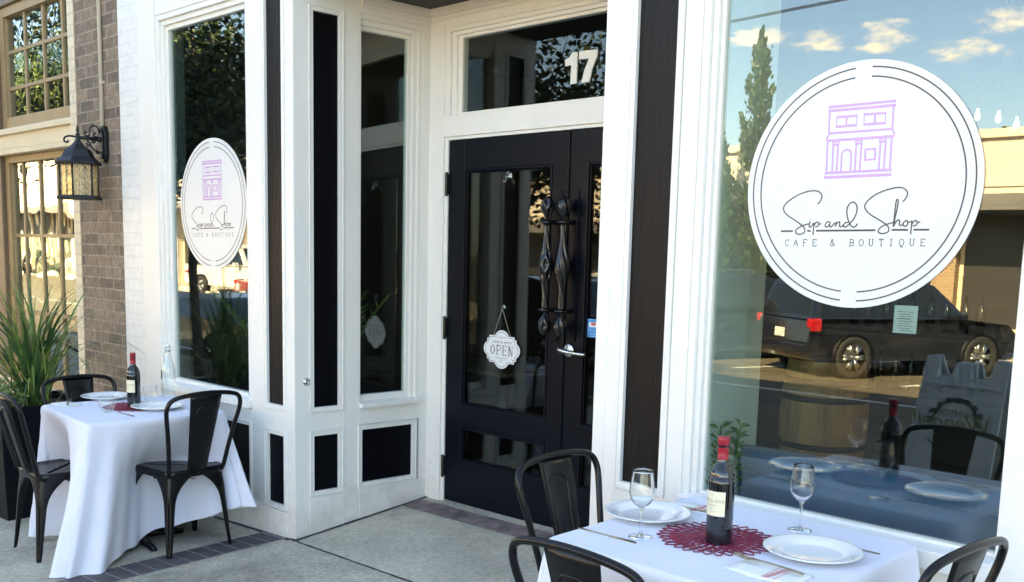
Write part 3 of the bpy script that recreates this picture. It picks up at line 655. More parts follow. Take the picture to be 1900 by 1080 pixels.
curl([(-.036, .07), (-.048, .105), (-.075, .112), (-.098, .090), (-.100, .055), (-.115, .042), (-.132, .050), (-.130, .068), (-.118, .066)])
curl([(-.050, .045), (-.062, .042), (-.074, .050), (-.070, .064), (-.058, .062)])
curl([(-.036, -.055), (-.062, -.050), (-.088, -.030), (-.102, 0), (-.120, .014)])
curl([(-.036, -.055), (-.050, -.064), (-.060, -.052), (-.050, -.044)]); curl([(-.100, -.005), (-.112, -.022), (-.124, -.012), (-.116, -.002)]); curl([(-.088, .018), (-.078, .004), (-.066, .010), (-.070, .020)])
b.build('scroll_arm', LAMPM, lan)
c0 = (0, LY, 0)
b = MB(); b.lathe([(.0, .118), (.0045, .10), (.008, .085), (.011, .07), (.006, .058), (.010, .052), (.017, .045), (.010, .040), (.013, .02), (.018, .01), (.016, .0)], c0, 16); b.build('finial', LAMPM, lan)
A0 = .31
def hexl(name, prof, m, n=6, **k):
    q = MB(); q.lathe(prof, c0, 6, 0, None, a0=A0, smooth=False, **k); return q.build(name, m, lan, bevel=.0015)
hexl('roof', [(.014, .008), (.022, .0), (.040, -.022), (.078, -.050), (.092, -.074), (.104, -.100), (.140, -.128), (.146, -.134), (.143, -.148), (.128, -.150), (.02, -.150)], LAMPM)
hexl('base', [(.02, -.346), (.124, -.346), (.136, -.352), (.142, -.366), (.138, -.372), (.02, -.372)], LAMPM)
R0 = .117
for k in range(6):
    a = A0 + k * PI / 3; a2 = A0 + (k + 1) * PI / 3
    q = MB(); q.tube([(R0 * cos(a), LY + R0 * sin(a), -.150), (R0 * cos(a), LY + R0 * sin(a), -.346)], .0065, 6); q.build('corner_bar', LAMPM, lan)
    g = MB(); p0 = (R0 * cos(a), LY + R0 * sin(a)); p1 = (R0 * cos(a2), LY + R0 * sin(a2)); i0 = (p0[0] * .975, LY + (p0[1] - LY) * .975); i1 = (p1[0] * .975, LY + (p1[1] - LY) * .975)
    rows = []
    for i in range(25):
        row = []
        for jx in range(13):
            u_ = jx / 12; f = 1 - .012 * (rnd.random() + (sin(i * 1.9 + jx * 2.3) * .5))
            row.append(((p0[0] + (p1[0] - p0[0]) * u_) * f, LY + (p0[1] + (p1[1] - p0[1]) * u_ - LY) * f, -.150 - .196 * i / 24))
        rows.append(row)
    g.grid(rows); g.build('glass_panel', SEEDP, lan)
q = MB()
for k in range(3):
    a = k * 2.1; q.tube([(.03 * cos(a), LY + .03 * sin(a), -.346), (.03 * cos(a), LY + .03 * sin(a), -.28)], .009, 10)
    q.lathe([(.006, -.28), (.012, -.265), (.011, -.245), (.002, -.215)], (.03 * cos(a), LY + .03 * sin(a), 0), 12)
q.build('candle_bulb', BULB, lan)
# ================================================================ WINDOW DECALS
def catm(p, k=4): return smoothpath(p, k)
R_D = .3787
def arc(cx, cz, r, a0, a1, n=40): return [(cx + r * cos(a0 + (a1 - a0) * i / n), cz + r * sin(a0 + (a1 - a0) * i / n)) for i in range(n + 1)]
def ell(cx, cz, rx, rz, a0, a1, n=12): return [(cx + rx * cos(a0 + (a1 - a0) * i / n), cz + rz * sin(a0 + (a1 - a0) * i / n)) for i in range(n + 1)]
D2 = PI / 180
LETTERS = {   # unit box: x -.5...5 (scaled), z 0..1
 'C': [ell(0, .5, .42, .5, 40 * D2, 320 * D2, 16), [(.33, .98), (.33, .80)]],
 'A': [[(-.45, 0), (-.02, 1)], [(.45, 0), (.0, 1)], [(-.24, .36), (.24, .36)], [(-.5, 0), (-.3, 0)], [(.3, 0), (.5, 0)]],
 'F': [[(-.28, 0), (-.28, 1)], [(-.42, 1), (.42, 1), (.42, .84)], [(-.28, .52), (.2, .52)], [(-.42, 0), (-.08, 0)]],
 'E': [[(-.28, 0), (-.28, 1)], [(-.42, 1), (.42, 1), (.42, .84)], [(-.28, .52), (.2, .52)], [(-.42, 0), (.44, 0), (.44, .16)]],
 '&': [[(.45, .0), (-.2, .72), (-.22, .88), (-.05, 1), (.13, .9), (.1, .74), (-.3, .45), (-.42, .22), (-.25, .02), (.05, .0), (.35, .25), (.42, .45)]],
 'B': [[(-.28, 0), (-.28, 1)], [(-.42, 1), (.1, 1)], ell(.1, .76, .25, .24, PI / 2, -PI / 2, 8), [(.1, .52), (-.28, .52)], ell(.12, .26, .3, .26, PI / 2, -PI / 2, 8), [(.12, 0), (-.42, 0)]],
 'O': [ell(0, .5, .42, .5, 0, 2 * PI, 20)],
 'U': [[(-.32, 1), (-.32, .3)] + ell(0, .3, .32, .3, PI, 2 * PI, 10) + [(.32, 1)], [(-.48, 1), (-.16, 1)], [(.16, 1), (.48, 1)]],
 'T': [[(0, 0), (0, 1)], [(-.42, .84), (-.42, 1), (.42, 1), (.42, .84)], [(-.15, 0), (.15, 0)]],
 'I': [[(0, 0), (0, 1)], [(-.22, 0), (.22, 0)], [(-.22, 1), (.22, 1)]],
 'Q': [ell(0, .5, .42, .5, 0, 2 * PI, 20), [(-.12, .02), (-.2, -.16), (.0, -.1), (.2, -.2), (.34, -.14)]],
}
def decal(cx, cz, y, label):
    o = MB(); pts = arc(0, 0, R_D, 0, 2 * PI, 96)[:-1]
    o.prism(pts, 'y', 0, .0012)
    root = o.build('window_decal', DECALW); root.location = (cx, y, cz)
    tag(root, label, 'sign', 'round shop decals on the window glass')
    yy = -.0002
    b = MB()
    for rr in (.3572, .3290):
        g = .026 / rr
        ribbon(b, arc(0, 0, rr, PI / 2 + g, 1.5 * PI - g, 60), .0044, yy); ribbon(b, arc(0, 0, rr, 1.5 * PI + g, 2.5 * PI - g, 60), .0044, yy)
    b.build('ring', INK, root)
    b = MB()
    for pts, c in ICON_: ribbon(b, pts, .0062, yy, 0, bool(c))
    b.build('storefront_emblem', LILAC, root)
    b = MB()
    for p in SCRIPT_:
        ribbon(b, catm(p, 4), .0040, yy)
    for p in ULINE_: ribbon(b, p, .0058, yy)
    for ch, x, z in LET_:
        for st in LETTERS[ch]: ribbon(b, [(x + q[0] * .0165, z + q[1] * .0205) for q in st], .0021, yy)
    b.build('lettering', INK, root)
decal(2.9984, 1.8051, .0495, 'large round white decal with lilac storefront drawing on the big right hand window')
decal(-.9029, 1.8091, .0495, 'smaller looking round white decal on the left window behind the far table')

# OPEN sign
os_ = empty('open_sign', (.6605, YD + .030, 1.045), 0, 'white scalloped OPEN plaque hanging on strings inside the door glass', 'sign')
yo = YD + .030
def plaque(k):
    w, h = .1385 * k, .103 * k
    pts = []
    def mirror(q): return q
    quarter = [(w, 0)] + [(w - .030 + .030 * cos(a * D2), .0 + .036 * sin(a * D2)) for a in (25, 50, 75)] + [(w - .028, .042), (w - .028, .058), (w - .044, .058), (w - .044, .074), (.056, .074)] + [(.060 * cos(a * D2), .046 + .060 * sin(a * D2)) for a in (30, 45, 60, 75)] + [(0, .106)]
    q = [(x, z * k) for x, z in quarter]
    pts = q + [(-x, z) for x, z in q[-2::-1]] 
    low = [(x, -z) for x, z in pts[-2:0:-1]]
    return pts + low
b = MB(); b.prism(plaque(1.), 'y', -.004, 0); o = b.build('plaque', DECALW, os_, bevel=.001)
b = MB()
pq = [(x * .91, z * .90) for x, z in plaque(1.)]; ribbon(b, pq, .0022, -.0042, 0, True)
def serif(ch, x, z, w, h):
    thick, thin = .0058, .0024
    P_ = lambda a, c: (x + a * w, z + c * h)
    if ch == 'O':
        b.grid([[(x + (w * .5 + e) * cos(a), -.0046 - 1e-5, z + h / 2 + (h * .5 + e * .2) * sin(a)) for a in [2 * PI * i / 24 for i in range(25)]] for e in (0,)] + [[(x + (w * .5 - .0068) * cos(a), -.0046 - 1e-5, z + h / 2 + (h * .5 - .003) * sin(a)) for a in [2 * PI * i / 24 for i in range(25)]]], smooth=False)
    if ch in 'PEN':
        ribbon(b, [P_(-.32, 0), P_(-.32, 1)], thick, -.0044)
        ribbon(b, [P_(-.52, 0), P_(-.1, 0)], thin, -.0044); 
    if ch == 'P':
        ribbon(b, [P_(-.52, 1), P_(.1, 1)] + [(x + w * .1 + w * .35 * cos(a), z + h * .74 + h * .26 * sin(a)) for a in [PI / 2 - i * PI / 8 for i in range(9)]] + [P_(-.3, .48)], .0036, -.0044)
    if ch == 'E':
        ribbon(b, [P_(-.52, 1), P_(.42, 1), P_(.42, .80)], thin, -.0044); ribbon(b, [P_(-.32, .52), P_(.22, .52)], thin, -.0044); ribbon(b, [P_(-.32, 0), P_(.45, 0), P_(.45, .22)], thin, -.0044); ribbon(b, [P_(.22, .42), P_(.22, .62)], thin, -.0044)
    if ch == 'N':
        ribbon(b, [P_(-.34, 1), P_(.34, 0)], thick, -.0044); ribbon(b, [P_(.36, 0), P_(.36, 1)], thin, -.0044); ribbon(b, [P_(.15, 1), P_(.55, 1)], thin, -.0044); ribbon(b, [P_(-.55, 1), P_(-.25, 1)], thin, -.0044)
for k, ch in enumerate('OPEN'): serif(ch, -.067 + k * .0455, -.030, .034, .052)
v, f = text_geo("come in, we're", .024, .35); b.add([(x, -.0046, y + .034) for x, y, z in v], f)
for s in (1, -1):
    ribbon(b, smoothpath([(0, -.052), (s * .012, -.044), (s * .026, -.050), (s * .040, -.043), (s * .050, -.046)]), .0016, -.0044); ribbon(b, smoothpath([(0, .062), (s * .010, .070), (s * .022, .064), (s * .036, .068)]), .0014, -.0044)
ribbon(b, smoothpath([(0, -.050), (.005, -.058), (0, -.070), (-.005, -.058), (0, -.050)]), .0016, -.0044)
b.build('lettering', INK, os_)
b = MB(); b.tube([(-.068, -.002, .066), (0, -.003, .222)], .0011, 6); b.tube([(.068, -.002, .066), (0, -.003, .222)], .0011, 6); b.build('string', mat('twine', (.5, .44, .33), .8), os_)
def hook(x, z, s, label):
    h = empty('suction_hook', (x, YD + .030, z), 0, label, 'hook', 'clear suction hooks on the door glass')
    b = MB(); M_ = Matrix.Rotation(PI / 2, 3, 'X'); b.lathe([(.026 * s, .0), (.022 * s, .006 * s), (.010 * s, .012 * s), (.009 * s, .020 * s), (0, .022 * s)], (0, 0.006, 0), 24, 0, M=M_); b.build('suction_cup', CLEAR, h)
    b = MB(); b.tube(smoothpath([(0, -.012 * s, .006 * s), (0, -.014 * s, -.018 * s), (0, -.018 * s, -.034 * s), (0, -.028 * s, -.034 * s), (0, -.030 * s, -.022 * s)]), .003 * s, 8); b.build('hook_arm', CLEAR, h)
hook(.675, 1.975, 1., 'clear plastic suction hook near the top of the left door glass'); hook(.6605, 1.278, .45, 'tiny clear hook holding the strings of the OPEN plaque')
# sticker, notice
b = MB(); b.box(1.2455, 1.335, YD + .0365, YD + .0378, 1.160, 1.252)
st = b.build('blue_sticker', mat('sticker_blue', (.10, .36, .72), .4)); tag(st, 'small blue printed notice on the right door glass above the lever', 'sticker')
b = MB()
for tx, sz, z in (('We are', .010, 1.240), ('Business', .011, 1.200), ('Social Media', .0125, 1.182), ('Reviews & Ratings', .0105, 1.166)):
    v, f = text_geo(tx, sz); b.add([(1.292 + x, YD + .0360, z + y) for x, y, q in v], f)
b.build('print', mat('sticker_ink', (.01, .05, .16), .5), st)
b = MB(); b.box(1.262, 1.318, YD + .0358, YD + .0363, 1.212, 1.235, 0); b.box(1.275, 1.305, YD + .0352, YD + .0357, 1.220, 1.234, 1); b.build('picture', [mat('sticker_white', (.75, .75, .72), .5), mat('sticker_red', (.55, .1, .1), .5)], st)
b = MB(); b.box(3.139, 3.211, .0705, .0712, 1.357, 1.442)
nt_ = b.build('paper_notice', mat('notice_paper', (.62, .64, .60), .8)); tag(nt_, 'white printed paper notice taped inside the right window under the decal', 'notice')
b = MB()
for k in range(9): b.box(3.150 + (k % 3) * .004, 3.200 - (k % 2) * .008, .0698, .0702, 1.422 - k * .0072, 1.4235 - k * .0072 + (.001 if k == 3 else 0))
b.build('print', INK, nt_)

# ================================================================ CHAIRS
chair0 = empty('metal_chair', (0, 0, 0), 0)
def make_chair(root):
    fw, rw, y0, y1, zs = .186, .168, -.168, .190, .450
    # seat
    def outline(k, rad=.055):
        c = [(-rw, y0), (rw, y0), (fw, y1), (-fw, y1)]; out = []
        for i, (x, y) in enumerate(c):
            sx, sy = (1 if x > 0 else -1), (1 if y > 0 else -1)
            cx, cy = x - sx * rad, y - sy * rad
            a0 = {(-1, -1): PI, (1, -1): 1.5 * PI, (1, 1): 0, (-1, 1): .5 * PI}[(sx, sy)]
            for j in range(7): a = a0 + j * PI / 12; out.append((cx + (rad + k) * cos(a), cy + (rad + k) * sin(a)))
        return out
    b = MB()
    prof = [(-.002, -.040), (0, -.030), (.002, -.006), (-.003, 0), (-.012, .001), (-.022, -.004), (-.07, -.008)]
    rows = [[(x, y, zs + z) for x, y in outline(k)] for k, z in prof]
    b.grid(rows, wrap=True)
    n = len(rows[0]); b.add(rows[-1], [tuple(range(n))], 0, True)
    for i in range(3):
        for j in range(3):
            b.lathe([(.006, zs - .0078), (0, zs - .0077)], ((i - 1) * .05, .02 + (j - 1) * .05, 0), 10, 1)
    b.build('seat', [CHAIRM, mat('drain_hole', (.0015, .0015, .0015), .9)] if not bpy.data.materials.get('drain_hole') else [CHAIRM, bpy.data.materials['drain_hole']], root)
    # legs
    for sx in (-1, 1):
        for fr in (1, -1):
            cx = (fw if fr > 0 else rw) - .004; cy = (y1 if fr > 0 else -y0) - .004
            tx, ty = sx * (cx - .004), fr * (cy - .004)
            bx, by = sx * (cx + .022), fr * (cy + .030)
            rows = []
            NT, NS = 22, 15
            for i in range(NT + 1):
                t = i / NT
                z = zs - .012 - (zs - .012) * t
                e = max(0, 1 - t / .42)
                w = .021 + .030 * (1 - t) + .118 * e ** 2.6
                if t > .93: w *= 1 - (t - .93) * 2.2
                x0, y0_ = tx + (bx - tx) * t, ty + (by - ty) * t
                row = []
                for k in range(NS):
                    s_ = -1 + 2 * k / (NS - 1)
                    q = abs(s_)
                    rnd_ = .016 + .012 * e
                    # rounded V: along x for s<0, along y for s>0
                    soft = math.sqrt(q * q + .05) - math.sqrt(.05)
                    al = w * soft / (math.sqrt(1.05) - math.sqrt(.05))
                    inn = (.014 + .014 * e) * (1 - q) ** 2 * .6
                    if .30 < t < .92: 
                        gq = min(1, (t - .30) / .1) * min(1, (.92 - t) / .06)
                        inn += .011 * gq * max(0, 1 - (q / .36) ** 2)
                    px, py = x0 - sx * inn * .7, y0_ - fr * inn * .7
                    if s_ < 0: px -= sx * al; py -= fr * .10 * al * (t)
                    else: py -= fr * al; px -= sx * .10 * al * (t)
                    row.append((px, py, z))
                rows.append(row)
            b = MB(); b.grid(rows); b.build('leg', CHAIRM, root, solid=.004)
    # back hoop
    H = [(.150, -.150, .425), (.156, -.166, .455), (.168, -.190, .55), (.186, -.217, .66), (.203, -.240, .745), (.206, -.250, .785), (.196, -.259, .818), (.170, -.266, .838), (.120, -.271, .849), (.06, -.274, .855), (0, -.275, .857)]
    full = H + [(-x, y, z) for x, y, z in H[-2::-1]]
    b = MB(); b.tube(smoothpath(full, 4), .0115, 12); b.build('back_frame', CHAIRM, root)
    # splat
    rows = []
    for i in range(15):
        t = i / 14
        z = .425 + t * .425; w = .052 + .036 * t
        yb = -.158 - .112 * (max(0, t) ** .95)
        rows.append([(w * (-1 + 2 * k / 8), yb - .012 * (1 - (-1 + 2 * k / 8) ** 2), z) for k in range(9)])
    b = MB(); b.grid(rows)
    for sgn in (-1, 1):
        rib = [(sgn * .046, .46), (sgn * .052, .60), (sgn * .058, .74), (sgn * .050, .775), (sgn * .03, .785), (0, .787)]
    ribf = [(.034, .46), (.040, .60), (.046, .74), (.040, .772), (.024, .784), (0, .786)]
    ribf = ribf + [(-x, z) for x, z in ribf[-2::-1]]
    def yb_(z, x):
        t = (z - .425) / .425; w = .052 + .036 * t
        return -.158 - .112 * (max(0, t) ** .95) - .012 * (1 - (x / w) ** 2)
    P3 = [(x, yb_(z, x), z) for x, z in smoothpath(ribf, 4)]
    b.tube(P3, .0038, 6)
    for sx in (-.03, .03): b.lathe([(.006, 0), (.005, .003), (0, .004)], (sx, -.172, .446), 8)
    b.build('backrest', CHAIRM, root, solid=.0035)
    # stretcher braces under the seat
    b = MB(); b.box(-.15, .15, -.004, .004, zs - .06, zs - .045); b.box(-.004, .004, -.14, .16, zs - .062, zs - .0605); b.build('brace', CHAIRM, root)
make_chair(chair0)
CG = 'black metal bistro chairs'
first = [True]
def place_chair(x, y, rz, label, z=None):
    if first[0]: o = chair0; first[0] = False
    else: o = copy_tree(chair0)
    o.location = (x, y, ground(x, y) if z is None else z); o.rotation_euler = (0, 0, rz); tag(o, label, 'chair', CG)
    return o
F = {'+x': -PI / 2, '-x': PI / 2, '+y': 0}
CH = CHAIRS_
for a in CH: place_chair(*a)

# ================================================================ TABLES AND CLOTHS
def table(cx, cy, half, rz, ztop, label, clabel, corners, hemz, push, seed, chairpush):
    g0 = ground(cx, cy)
    t = empty('cafe_table', (cx, cy, g0), rz, label, 'table', 'square cafe tables')
    b = MB(); b.box(-half + .035, half - .035, -half + .035, half - .035, ztop - g0 - .024, ztop - g0 - .003); b.build('tabletop', OAK, t, bevel=.006)
    b = MB(); b.tube([(0, 0, .02), (0, 0, ztop - g0 - .03)], .035, 16); b.build('column', CHAIRM, t)
    b = MB()
    for k in range(4): b.tube([(0, 0, .05), (.26 * cos(k * PI / 2), .26 * sin(k * PI / 2), .018)], [.026, .016], 8)
    b.build('foot', CHAIRM, t)
    # cloth
    R = random.Random(seed)
    ph = [R.uniform(0, 6.28) for _ in range(8)]
    rad = .035; N = 240; NR = 26
    per = []
    cs = [(1, 1), (-1, 1), (-1, -1), (1, -1)]
    st = half - rad
    # perimeter positions: walk counter clockwise from (+x, -y side)
    seq = []
    for i in range(4):
        a0 = i * PI / 2 - PI / 2          # corner i between side normals
        sx, sy = [(1, -1), (1, 1), (-1, 1), (-1, -1)][i]
        cxn, cyn = sx * st, sy * st
        for j in range(18):
            a = a0 + (PI / 2) * j / 17
            seq.append((cxn + rad * cos(a), cyn + rad * sin(a), cos(a), sin(a), i, (j / 17 - .5)))
        nx_, ny_ = [(1, 1), (-1, 1), (-1, -1), (1, -1)][i]
        ex, ey = cxn + rad * cos(a0 + PI / 2), cyn + rad * sin(a0 + PI / 2)
        fx, fy = nx_ * st + rad * cos(a0 + PI / 2), ny_ * st + rad * sin(a0 + PI / 2)
        for j in range(1, 40):
            u_ = j / 40; seq.append((ex + (fx - ex) * u_, ey + (fy - ey) * u_, cos(a0 + PI / 2), sin(a0 + PI / 2), i, .5 + u_ * 4))
    n = len(seq); rows = []
    inner = []
    for k, sc_ in enumerate((.0, .5, .9)):
        pass
    ROWS = [[(x, y, 0) for x, y, *_ in seq]]
    for r in range(NR + 1):
        tt = r / NR; row = []
        for (x, y, nx, ny, i, q) in seq:
            # nearest corner and distance along the edge
            sgx, sgy = (1 if x > 0 else -1), (1 if y > 0 else -1)
            ci = [(1, -1), (1, 1), (-1, 1), (-1, -1)].index((sgx, sgy))
            amp, hz, wid = corners[ci][:3]
            d = min(abs(abs(x) - half), 9) + min(abs(abs(y) - half), 9)     # 0 at corner, grows along side
            dd = max(0, d)
            cw = math.exp(-(dd / (wid * (.75 + .55 * tt))) ** 2)
            side = 0 if abs(ny) > abs(nx) and ny < 0 else 1 if abs(nx) >= abs(ny) and nx > 0 else 2 if abs(ny) > abs(nx) else 3
            hem = hemz[side] * (1 - cw) + hz * cw
            al = math.atan2(y, x)
            pos = x * 9 + y * 7
            fold = .5 * sin(al * 17 + ph[0]) + .35 * sin(al * 29 + ph[1]) + .3 * sin(al * 9 + ph[2])
            lo = tt ** 1.3
            out = lo * (push[side] * (1 - cw) + .014 * fold * (1 + .9 * cw)) 
            valley = -.030 * math.exp(-((dd - wid * 1.7) / (wid * .6)) ** 2) * lo
            out += valley
            sd = dd * (-1 if side in (0, 2) else 1) * (1 if ci in (0, 2) else -1)
            out += (.030 * sin(sd * 30 + ph[4] + ci) + .018 * sin(sd * 61 + ph[5])) * lo * math.exp(-(dd / (wid * 1.5)) ** 2)
            u_l = [x, y, x, y][side] / half
            pc, pd = chairpush[side]
            win = math.exp(-((u_l - pc) / .62) ** 4) if pd else 0
            out -= pd * win * min(1, max(0, tt - .03) / .40) ** 1.2 * (1 - .55 * cw)
            dx, dy = sgx * .7071, sgy * .7071
            co = amp * cw * tt ** 1.15
            px = x + nx * out + dx * co; py = y + ny * out + dy * co
            # corner tail swings
            px += -dy * corners[ci][3] * cw * tt ** 1.6; py += dx * corners[ci][3] * cw * tt ** 1.6
            e = .010
            zt = ztop - g0
            if r == 0: z = zt
            else:
                L_ = zt - (hem + .012 * sin(al * 13 + ph[3]) * (1 - .5 * cw))
                z = zt - L_ * (tt ** 1.02)
            px += nx * .004 * min(1, r); py += ny * .004 * min(1, r)
            # cloth lying on the pavement folds outwards
            wx = cx + px * cos(rz) - py * sin(rz); wy = cy + px * sin(rz) + py * cos(rz)
            gz = ground(wx, wy) - g0 + .004
            if z < gz:
                px += dx * (gz - z) * .35 * cw; py += dy * (gz - z) * .35 * cw; z = gz + .002 * R.random()
            row.append((px, py, z))
        ROWS.append(row)
    ROWS[0] = [(x * .965, y * .965, ztop - g0 + .0015) for x, y, *_ in seq]
    b = MB(); b.grid(ROWS, wrap=True)
    # top surface: concentric rings, very slightly uneven
    tops = [ROWS[0]]
    for k in (.8, .55, .3, .1):
        tops.append([(x * k, y * k, ztop - g0 + .0015) for x, y, *_ in seq])
    b.grid(tops[::-1], wrap=True); b.add(tops[-1], [tuple(range(n))], 0, True)
    c = b.build('tablecloth', CLOTH, None, loc=(cx, cy, g0)); c.rotation_euler = (0, 0, rz)
    q = c.modifiers.new('wr', 'DISPLACE'); tx = bpy.data.textures.new('wrinkle', 'CLOUDS'); tx.noise_scale = .16; tx.noise_depth = 3; q.texture = tx; q.strength = .012; q.mid_level = .5
    q.texture_coords = 'LOCAL'
    vg = c.vertex_groups.new(name='drop')
    zt = ztop - g0
    for i_, v_ in enumerate(c.data.vertices):
        w_ = max(0, min(1, (zt - v_.co.z) / .08))
        vg.add([i_], w_ + .02, 'REPLACE')
    q.vertex_group = 'drop'
    q = c.modifiers.new('sub', 'SUBSURF'); q.levels = 1; q.render_levels = 1
    q = c.modifiers.new('fine', 'DISPLACE'); tx = bpy.data.textures.new('creases', 'CLOUDS'); tx.noise_scale = .045; tx.noise_depth = 2; q.texture = tx; q.strength = .0035; q.mid_level = .5; q.texture_coords = 'LOCAL'; q.vertex_group = 'drop'
    tag(c, clabel, 'tablecloth', 'white square tablecloths')
    return t, c
ZL, ZR = .70, .76
table(*TABLE_L_); table(*TABLE_R_)

# ================================================================ TABLEWARE
def plate(x, y, z, label, r=.134):
    b = MB()
    prof = [(.0, .006), (.078 / .134 * r, .006), (.086 / .134 * r, .008), (.094 / .134 * r, .015), (.128 / .134 * r, .0215), (r, .0225), (r + .0008, .0205), (r - .004, .0175), (.094 / .134 * r, .010), (.083 / .134 * r, .001), (.074 / .134 * r, .0), (.070 / .134 * r, .003), (0, .003)]
    b.lathe(prof, (0, 0, 0), 72)
    o = b.build('dinner_plate', PORC, None, loc=(x, y, z)); tag(o, label, 'plate', 'white rimmed dinner plates'); return o
def wine_glass(x, y, z, label, rz=0):
    o = empty('wine_glass', (x, y, z), rz, label, 'wine glass', 'stemmed wine glasses')
    outp = [(.0345, .0012), (.0340, .0022), (.020, .0040), (.008, .0075), (.0045, .016), (.0037, .035), (.0036, .065), (.0045, .083), (.010, .0915), (.022, .100), (.0325, .115), (.0368, .132), (.0362, .150), (.0325, .175), (.0285, .2015)]
    inp = [(.0275, .2015), (.0314, .175), (.0350, .150), (.0356, .132), (.0312, .116), (.0205, .1022), (.009, .0950), (.0, .0935)]
    prof = [(.0, .0)] + [(.0340, .0)] + smoothpath(outp, 3) + smoothpath(inp, 3)
    b = MB(); b.lathe(prof, (0, 0, 0), 48); b.build('glass', CLEAR, o)
    return o
def tumbler(x, y, z, label):
    prof = [(0, 0), (.024, 0), (.034, .010), (.0405, .03), (.0405, .05), (.036, .088), (.0348, .088), (.0392, .05), (.0392, .03), (.031, .012), (.022, .006), (0, .006)]
    b = MB(); b.lathe(prof, (0, 0, 0), 40); o = b.build('stemless_glass', THIN, None, loc=(x, y, z)); tag(o, label, 'glass', 'stemless glasses on the far table')
def bottle(x, y, z, s, rz, label):
    o = empty('wine_bottle', (x, y, z), rz, label, 'bottle', 'red wine bottles with cream labels'); 
    b = MB(); R = .0372 * s
    prof = [(0, .004), (.030 * s, .001), (R - .002, .002), (R, .007), (R, .175 * s), (R - .0012, .192 * s), (.0335 * s, .207 * s), (.0265 * s, .221 * s), (.0185 * s, .231 * s), (.0152 * s, .242 * s), (.0146 * s, .26 * s), (.0142 * s, .298 * s), (0, .299 * s)]
    b.lathe(smoothpath(prof, 3), (0, 0, 0), 48); b.build('glass_body', WINEG, o)
    b = MB(); prof = [(.0156 * s, .243 * s), (.0152 * s, .2431 * s), (.0154 * s, .262 * s), (.0150 * s, .284 * s), (.0163 * s, .2845 * s), (.0163 * s, .3045 * s), (.0145 * s, .307 * s), (0, .307 * s)]
    b.lathe(prof, (0, 0, 0), 36); b.build('capsule', CAPS, o)
    b = MB(); rl = R + .0005; zl0, zl1 = .083 * s, .154 * s
    A = 62 * D2
    b.grid([[(rl * sin(a), -rl * cos(a), zz) for a in [-A + 2 * A * i / 24 for i in range(25)]] for zz in (zl0, zl1)]); lb = b.build('label', LABEL, o)
    b = MB()
    def wrap(txt, sz, zz, sp=1.):
        v, f = text_geo(txt, sz, 0, sp); b.add([((rl + .0004) * sin(px / rl), -(rl + .0004) * cos(px / rl), zz + py) for px, py, q in v], f)
    wrap('FOXGLOVE', .0125 * s, .122 * s, 1.25); wrap('CABERNET', .0055 * s, .112 * s, 1.3); wrap('*', .012 * s, .098 * s); wrap('NAPA VALLEY', .0038 * s, .094 * s, 1.2); wrap('2019', .005 * s, .141 * s, 1.3)
    b.build('lettering', LABINK, lb)
def placemat(x, y, z, label, r0=.165):
    b = MB(); R = random.Random(3)
    # interlocking petal outlines in five rings
    rings = [(.012, .048, 12), (.034, .080, 20), (.060, .110, 26), (.088, .138, 30), (.112, .170, 32)]
    def pet(a, ra, rb, hw):
        pts = []
        for t in [i / 9 for i in range(10)]:
            w = hw * .86 * (sin(PI * (t ** 1.25)) ** .75) if 0 < t < 1 else 0
            pts.append((ra + (rb - ra) * t, w))
        loop = pts + [(r, -w) for r, w in pts[-2:0:-1]]
        return [(r * cos(a) - w * sin(a), r * sin(a) + w * cos(a)) for r, w in loop]
    zz = 0
    for k, (ra, rb, n) in enumerate(rings):
        for j in range(n):
            a = 2 * PI * (j + .5 * (k % 2)) / n; rr = rb * (1 + R.uniform(-.035, .035))
            hw = 2 * PI * (ra + rb) / 2 / n * .50
            lp = pet(a, ra, rr, hw); lp = lp + [lp[0]]
            b.tube([(p[0], p[1], .0014 + .0001 * (j % 3) + .00025 * k) for p in lp], .0019, 5, caps=False, smooth=True)
    o = b.build('flower_placemat', MATRED, None, loc=(x, y, z)); tag(o, label, 'placemat', 'burgundy openwork flower placemats')
def knife(x, y, z, rz, label, m, ln=.215):
    b = MB(); h = ln / 2
    out = [(-h, .0042), (-h + .02, .0052), (0.0, .0036), (.01, .0050), (h - .04, .0080), (h - .012, .0070), (h, -.004), (h - .02, -.0075), (.01, -.0065), (0, -.0036), (-h + .02, -.0052), (-h, -.0042)]
    b.prism(out, 'z', 0, .0026); o = b.build('table_knife', m, None, bevel=.0008, loc=(x, y, z)); o.rotation_euler = (0, 0, rz); tag(o, label, 'knife'); return o
def fork(x, y, z, rz, label, m, ln=.205):
    b = MB(); h = ln / 2
    hz = lambda q: .004 + .010 * max(0, math.sin((q + h) / ln * PI)) * .6 + (.006 if q > h - .05 else 0) * ((q - (h - .05)) / .05)
    path = [(-h + ln * i / 20) for i in range(21)]
    rows = []
    for q in path:
        if q > h - .048: break
        w = .0055 if q < -h + .05 else .0030 + .0012 * abs(q) / h
        if q > h - .085: w = .0035 + (q - (h - .085)) / .037 * .008
        rows.append([(q, -w, hz(q)), (q, 0, hz(q) + .0008), (q, w, hz(q))])
    b.grid(rows); q0 = rows[-1][0][0]; w0 = rows[-1][2][1]
    for k in range(4):
        yy = -w0 + .0018 + k * (2 * w0 - .0036) / 3
        b.grid([[(q0 + .047 * t, yy - .0016 * (1 - .5 * t), hz(q0) + .006 * (t ** 2) - .001), (q0 + .047 * t, yy + .0016 * (1 - .5 * t), hz(q0) + .006 * t ** 2 - .001)] for t in [i / 6 for i in range(7)]])
    o = b.build('table_fork', m, None, solid=.0022, loc=(x, y, z)); o.rotation_euler = (0, 0, rz); tag(o, label, 'fork'); return o
